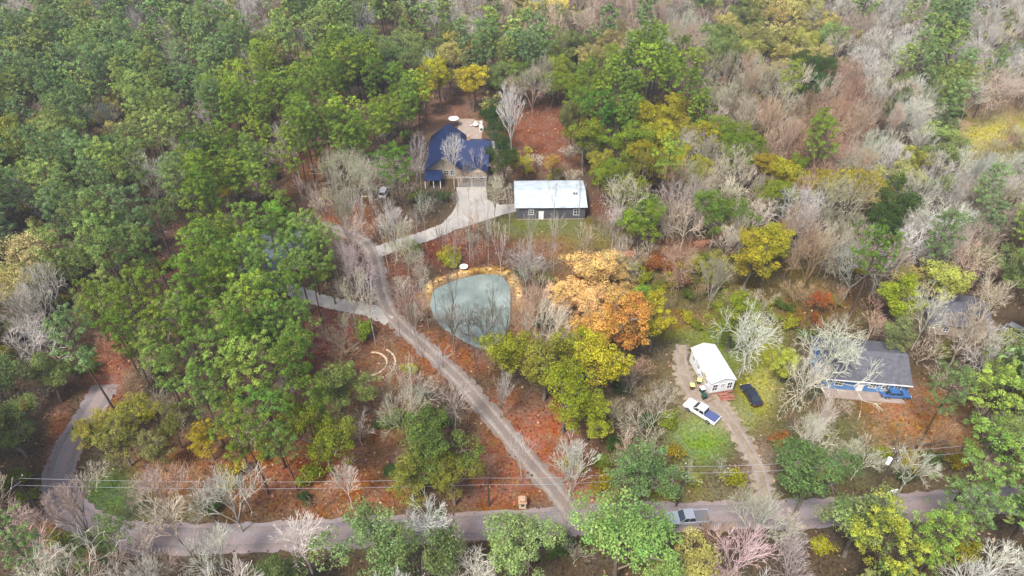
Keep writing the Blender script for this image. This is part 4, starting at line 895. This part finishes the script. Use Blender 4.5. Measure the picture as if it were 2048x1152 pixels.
# low undergrowth individuals between the tall trees, inside the frame
for X, Y in np.stack([rng.uniform(-130, 140, 5500), rng.uniform(45, 225, 5500)], 1):
    px, py = PIX(X, Y, 1.5)
    if not (0 < px < 2048 and 60 < py < 1152): continue
    L = letter_at(px, py)
    if L == '.' or near(X, Y, 1.4) or not clear_ok(X, Y, 1.2): continue
    put(X, Y, 1.7); kind = random.choice(('shrub', 'sapling', 'sapling'))
    colr = random.choice(C_['Y'] + C_['G'] + C_['D']) if kind == 'shrub' else random.choice(C_['R'] + C_['B'])
    TREES.append((kind, 's', X, Y, random.uniform(*HT[kind]) * .8, random.uniform(.8, 1.15), colr, None))

def jitter_col(c):
    k = random.uniform(.78, 1.3); return tuple(min(.9, max(.005, x * k * random.uniform(.95, 1.05))) for x in c)
# nearest 300 of each kind in view stand as things, the rest join their kind's mass
LIMIT = {'pine': 296, 'leafy': 296, 'bare': 296, 'shrub': 180, 'sapling': 180}
ordr = list(range(len(TREES)))
def rank(i):
    k, L, X, Y, hh, wf, c, v = TREES[i]; px, py = PIX(X, Y, hh * CC[k])
    depth = Y * CT + (H - hh * .7) * ST
    out = 0 if (-40 < px < 2088 and -30 < py < 1190) else 1
    return (0 if i < HAND else 1 + 10 * out, depth / (hh * wf))
ordr.sort(key=rank)
cnt = {k: 0 for k in NOMH}; INDIV = []; MASS = {k: [] for k in NOMH}
for i in ordr:
    k = TREES[i][0]
    px, py = PIX(TREES[i][2], TREES[i][3], TREES[i][4] * CC[k]); inview = -60 < px < 2108 and -60 < py < 1230
    if cnt[k] < LIMIT[k] and inview: cnt[k] += 1; INDIV.append(i)
    else: MASS[k].append(i)

LAND = [('the navy roofed house', 915, 300), ('the white roofed barn', 1100, 385), ('the pond', 940, 620), ('the hidden dark roof', 560, 500), ('the white mobile home', 1425, 740), ('the grey roofed blue house', 1735, 740), ('the stone mailbox pillar', 1045, 1000),
        ('the fork of the dirt drive', 760, 610), ('the transformer pole', 1735, 1000), ('the yellow field', 2000, 270), ('the top left photo corner', 0, 0), ('the top right photo corner', 2048, 0), ('the bottom left photo corner', 0, 1152), ('the bottom right photo corner', 2048, 1152),
        ('the lower left road bend', 150, 980), ('the left photo edge middle', 0, 576), ('the top photo edge middle', 1024, 0), ('the silver pickup', 1376, 1036), ('the red clay path', 1320, 498), ('the right edge house', 1900, 650),
        ('the small yellow clearing', 590, 110), ('the curved stone edging', 745, 728), ('the orange leaf lawn', 1830, 850), ('the red leaf clearing', 350, 950), ('the drive mouth', 1150, 1020), ('the upper left photo edge', 0, 290), ('the right photo edge middle', 2048, 500)]
ORD = 'nearest,second nearest,third nearest,fourth nearest,fifth nearest,sixth nearest,seventh nearest,eighth nearest,ninth nearest,tenth nearest'.split(',')
TENS = ['', '', 'twenty', 'thirty', 'forty', 'fifty', 'sixty', 'seventy']; TEEN = 'tenth,eleventh,twelfth,thirteenth,fourteenth,fifteenth,sixteenth,seventeenth,eighteenth,nineteenth'.split(',')
ONE = ',first,second,third,fourth,fifth,sixth,seventh,eighth,ninth'.split(',')
def ordinal(n):
    if n <= 10: return ORD[n - 1]
    if n < 20: return TEEN[n - 10] + ' nearest'
    return ((TENS[n // 10] + '-' + ONE[n % 10]) if n % 10 else TENS[n // 10][:-1] + 'ieth') + ' nearest'
keyed = {}
for i in INDIV:
    k, L, X, Y, hh, wf, c, v = TREES[i]; px, py = PIX(X, Y, hh * CC[k])
    if k == 'shrub': wd = 'low rusty leaved shrub' if c[0] > .28 and c[1] < .16 else 'low leafy green shrub'
    elif k == 'sapling': wd = 'thin leafless sapling'
    else: wd = WORD[L] if not (k == 'bare' and sum(c) < .6) else 'dark leafless slender tree'
    nm, lx, ly = min(LAND, key=lambda q: math.hypot(px - q[1], py - q[2]))
    dx, dy = px - lx, py - ly
    dr = ('left of' if dx < 0 else 'right of') if abs(dx) > abs(dy) else ('beyond' if dy < 0 else 'in front of')
    if 'photo' in nm: dr = 'inward from'
    keyed.setdefault((wd, dr, nm), []).append((math.hypot(dx, dy), i))
LAB = {}
for (wd, dr, nm), l in keyed.items():
    l.sort()
    for n_, (_, i) in enumerate(l): LAB[i] = '%s %s %s%s' % (wd, dr, nm, '' if len(l) == 1 else ', %s to it' % ordinal(n_ + 1))
GROUP = {'pine': 'pines of the wood', 'leafy': 'broadleaf trees of the wood', 'bare': 'leafless trees of the wood', 'shrub': 'shrubs of the undergrowth', 'sapling': 'saplings of the undergrowth'}
for i in INDIV:
    k, L, X, Y, hh, wf, c, v = TREES[i]; vs = VAR[k]; vv = vs[v % len(vs)] if v is not None else random.choice(vs[:8])
    s_ = hh / NOMH[k]; e = empty(NAME[k], (X, Y, -.05 if k in ('pine', 'leafy', 'bare') else 0), random.uniform(0, 6.28), LAB[i], CAT[k], GROUP[k])
    ws = (s_ * .45 + .55) * wf if k != 'sapling' else s_ * wf
    e.scale = (ws, ws, s_)
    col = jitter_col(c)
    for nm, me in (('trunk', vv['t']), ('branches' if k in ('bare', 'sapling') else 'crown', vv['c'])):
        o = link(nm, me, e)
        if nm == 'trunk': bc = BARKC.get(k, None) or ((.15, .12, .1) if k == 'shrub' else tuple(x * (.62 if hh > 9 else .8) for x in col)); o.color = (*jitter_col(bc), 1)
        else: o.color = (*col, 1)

# the rest of each kind as one mass
def mass(kind, idx, name, label, m, part):
    if not idx: return
    VV, QQ, CO, VA = [], [], [], []; n0 = 0
    for i in idx:
        k, L, X, Y, hh, wf, c, v = TREES[i]
        src = random.choice(LOW[k]) if k in LOW else random.choice(VAR[k])['arr']
        s_ = hh / NOMH[k]; a_ = random.uniform(0, 6.28); ws = (s_ * .45 + .55) * wf; ca, sa = math.cos(a_) * ws, math.sin(a_) * ws
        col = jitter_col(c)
        for j, (V_, Q_, va) in enumerate(src):
            if Q_.shape[1] != 4: continue
            W_ = np.empty_like(V_); W_[:, 0] = V_[:, 0] * ca - V_[:, 1] * sa + X; W_[:, 1] = V_[:, 0] * sa + V_[:, 1] * ca + Y; W_[:, 2] = V_[:, 2] * s_
            bc = col if (j or k == 'bare') else BARKC.get(k, (.15, .12, .1)); bc = tuple(x * (.65 if (k == 'bare' and j == 0) else 1) for x in bc)
            VV.append(W_.astype(np.float32)); QQ.append(Q_ + n0); n0 += len(V_); CO.append(np.tile(np.array(bc, dtype=np.float32), (len(Q_), 1))); VA.append(va)
    me = mesh_np(name, np.concatenate(VV), np.concatenate(QQ), m, np.concatenate(VA), np.concatenate(CO))
    tag(link(name, me), label, None, kind='stuff')
for k, nm, lb, m in (('pine', 'far_pine_wood', 'dull green pine wood far off and around the edges', M_LEAFA), ('leafy', 'far_leafy_wood', 'olive and yellow broadleaf wood far off and around the edges', M_LEAFA), ('bare', 'far_bare_wood', 'grey and pinkish leafless wood far off and around the edges', M_TWIGA),
                     ('shrub', 'shrub_layer', 'low leafy shrub layer under the trees', M_LEAFA), ('sapling', 'twig_layer', 'thin leafless brush under the trees', M_TWIGA)):
    mass(k, MASS[k], nm, lb, m, k)
print('TREES', len(TREES), cnt, {k: len(v) for k, v in MASS.items()})

# ------------------------------------------------------------------ litter, grass and brush on the ground
def scatter(n):
    X = rng.uniform(-150, 150, n); Y = rng.uniform(40, 260, n) if n else None
    px, py = PIX(X, Y, 0.); k = (px > -120) & (px < 2170) & (py < 1260) & ~inpoly(X, Y, POND) & (seg_dist(X, Y, POND + [POND[0]]) > .5)
    for z_ in FOOT[:8]: k &= ~inpoly(X, Y, z_) | (rng.random(n) < 0)
    rdd = np.min([seg_dist(X, Y, l) - wd for l, wd in ROADS], axis=0)
    k &= (rdd > rng.uniform(-1.1, .4, n)) & ~inpoly(X, Y, APRON)
    return X[k], Y[k], rdd[k]
def gz(X, Y): return flatmean(X, Y)
def flatmean(X, Y):
    i = np.clip(np.searchsorted(ax, X) - 1, 0, nx - 2); j = np.clip(np.searchsorted(ay, Y) - 1, 0, ny - 2)
    fx = (X - ax[i]) / (ax[i + 1] - ax[i]); fy = (Y - ay[j]) / (ay[j + 1] - ay[j])
    return (GZ[j, i] * (1 - fx) + GZ[j, i + 1] * fx) * (1 - fy) + (GZ[j + 1, i] * (1 - fx) + GZ[j + 1, i + 1] * fx) * fy
X, Y, _ = scatter(210000); gcol = ground_colour(X, Y); green = gcol[:, 1] > gcol[:, 0] * 1.02
def ground_cards(sel, size, up, aspect, name, label, jit, extra=None):
    x, y = X[sel], Y[sel]; n = len(x); N = unit(n) * up + np.array([0, 0, 1.]); N /= np.linalg.norm(N, axis=1)[:, None]
    C = np.stack([x, y, gz(x, y) + .06 + size * .25 * rng.random(n)], 1)
    V, Q, va = cards(C, N, size * (.5 + rng.random(n)), aspect, rng.random((n, 3)))
    c = gcol[sel] * rng.uniform(*jit, n)[:, None]
    if extra is not None: q = rng.random(n) < .10; c[q] = np.array(extra) * rng.uniform(.6, 1.2, q.sum())[:, None]
    tag(link(name, mesh_np(name, V, Q, M_LEAFA, va, c)), label, None, kind='stuff')
ground_cards(~green, .36, .5, .7, 'leaf_litter', 'red brown and orange fallen leaves on the forest floor', (.6, 1.7), (.42, .27, .16))
ground_cards(green, .40, 1.6, .4, 'grass', 'green and yellowish grass of the lawns and clearings', (.7, 1.7), (.34, .3, .07))
X, Y, rdd = scatter(90000); gcol = ground_colour(X, Y)
k = ((rdd > .7) & (gcol[:, 1] < gcol[:, 0] * .95 + .01) & (rng.random(len(X)) < .55 + .45 * np.sin(X * .35) * np.sin(Y * .3 + X * .1)))
for z_ in FOOT: k &= ~inpoly(X, Y, z_)
X, Y = X[k], Y[k]; n = len(X); B0 = np.stack([X, Y, gz(X, Y)], 1); dv = unit(n) * .55; dv[:, 2] = .55 + .6 * rng.random(n); ln = rng.uniform(.4, 1.5, n)[:, None]
V, Q = tubes(B0, B0 + dv * ln, np.full(n, .022), np.full(n, .01), 3)
tc_ = np.array([(.30, .235, .17), (.24, .15, .11), (.34, .29, .22), (.19, .17, .06)])[rng.integers(0, 4, n)] * rng.uniform(.6, 1.3, n)[:, None]
tag(link('brush', mesh_np('brush', V, Q, M_TWIGA, np.tile(rng.random((n, 3)), (3, 1)), np.tile(tc_, (3, 1)))), 'thin pale twigs and dry brush standing in the leaves', None, kind='stuff')

# ------------------------------------------------------------------ haze
hz = MB().box(-1000, 1000, -560, 1300, -3.0, 92).build('haze', None if False else m_white)
hm = bpy.data.materials.new('haze_air'); hm.use_nodes = True; t = hm.node_tree; t.nodes.clear()
out = t.nodes.new('ShaderNodeOutputMaterial'); pv = t.nodes.new('ShaderNodeVolumePrincipled')
pv.inputs['Color'].default_value = (.93, .96, 1, 1); pv.inputs['Density'].default_value = HAZE; pv.inputs['Anisotropy'].default_value = .2
t.links.new(pv.outputs[0], out.inputs['Volume']); hz.data.materials[0] = hm; tag(hz, kind='stuff')
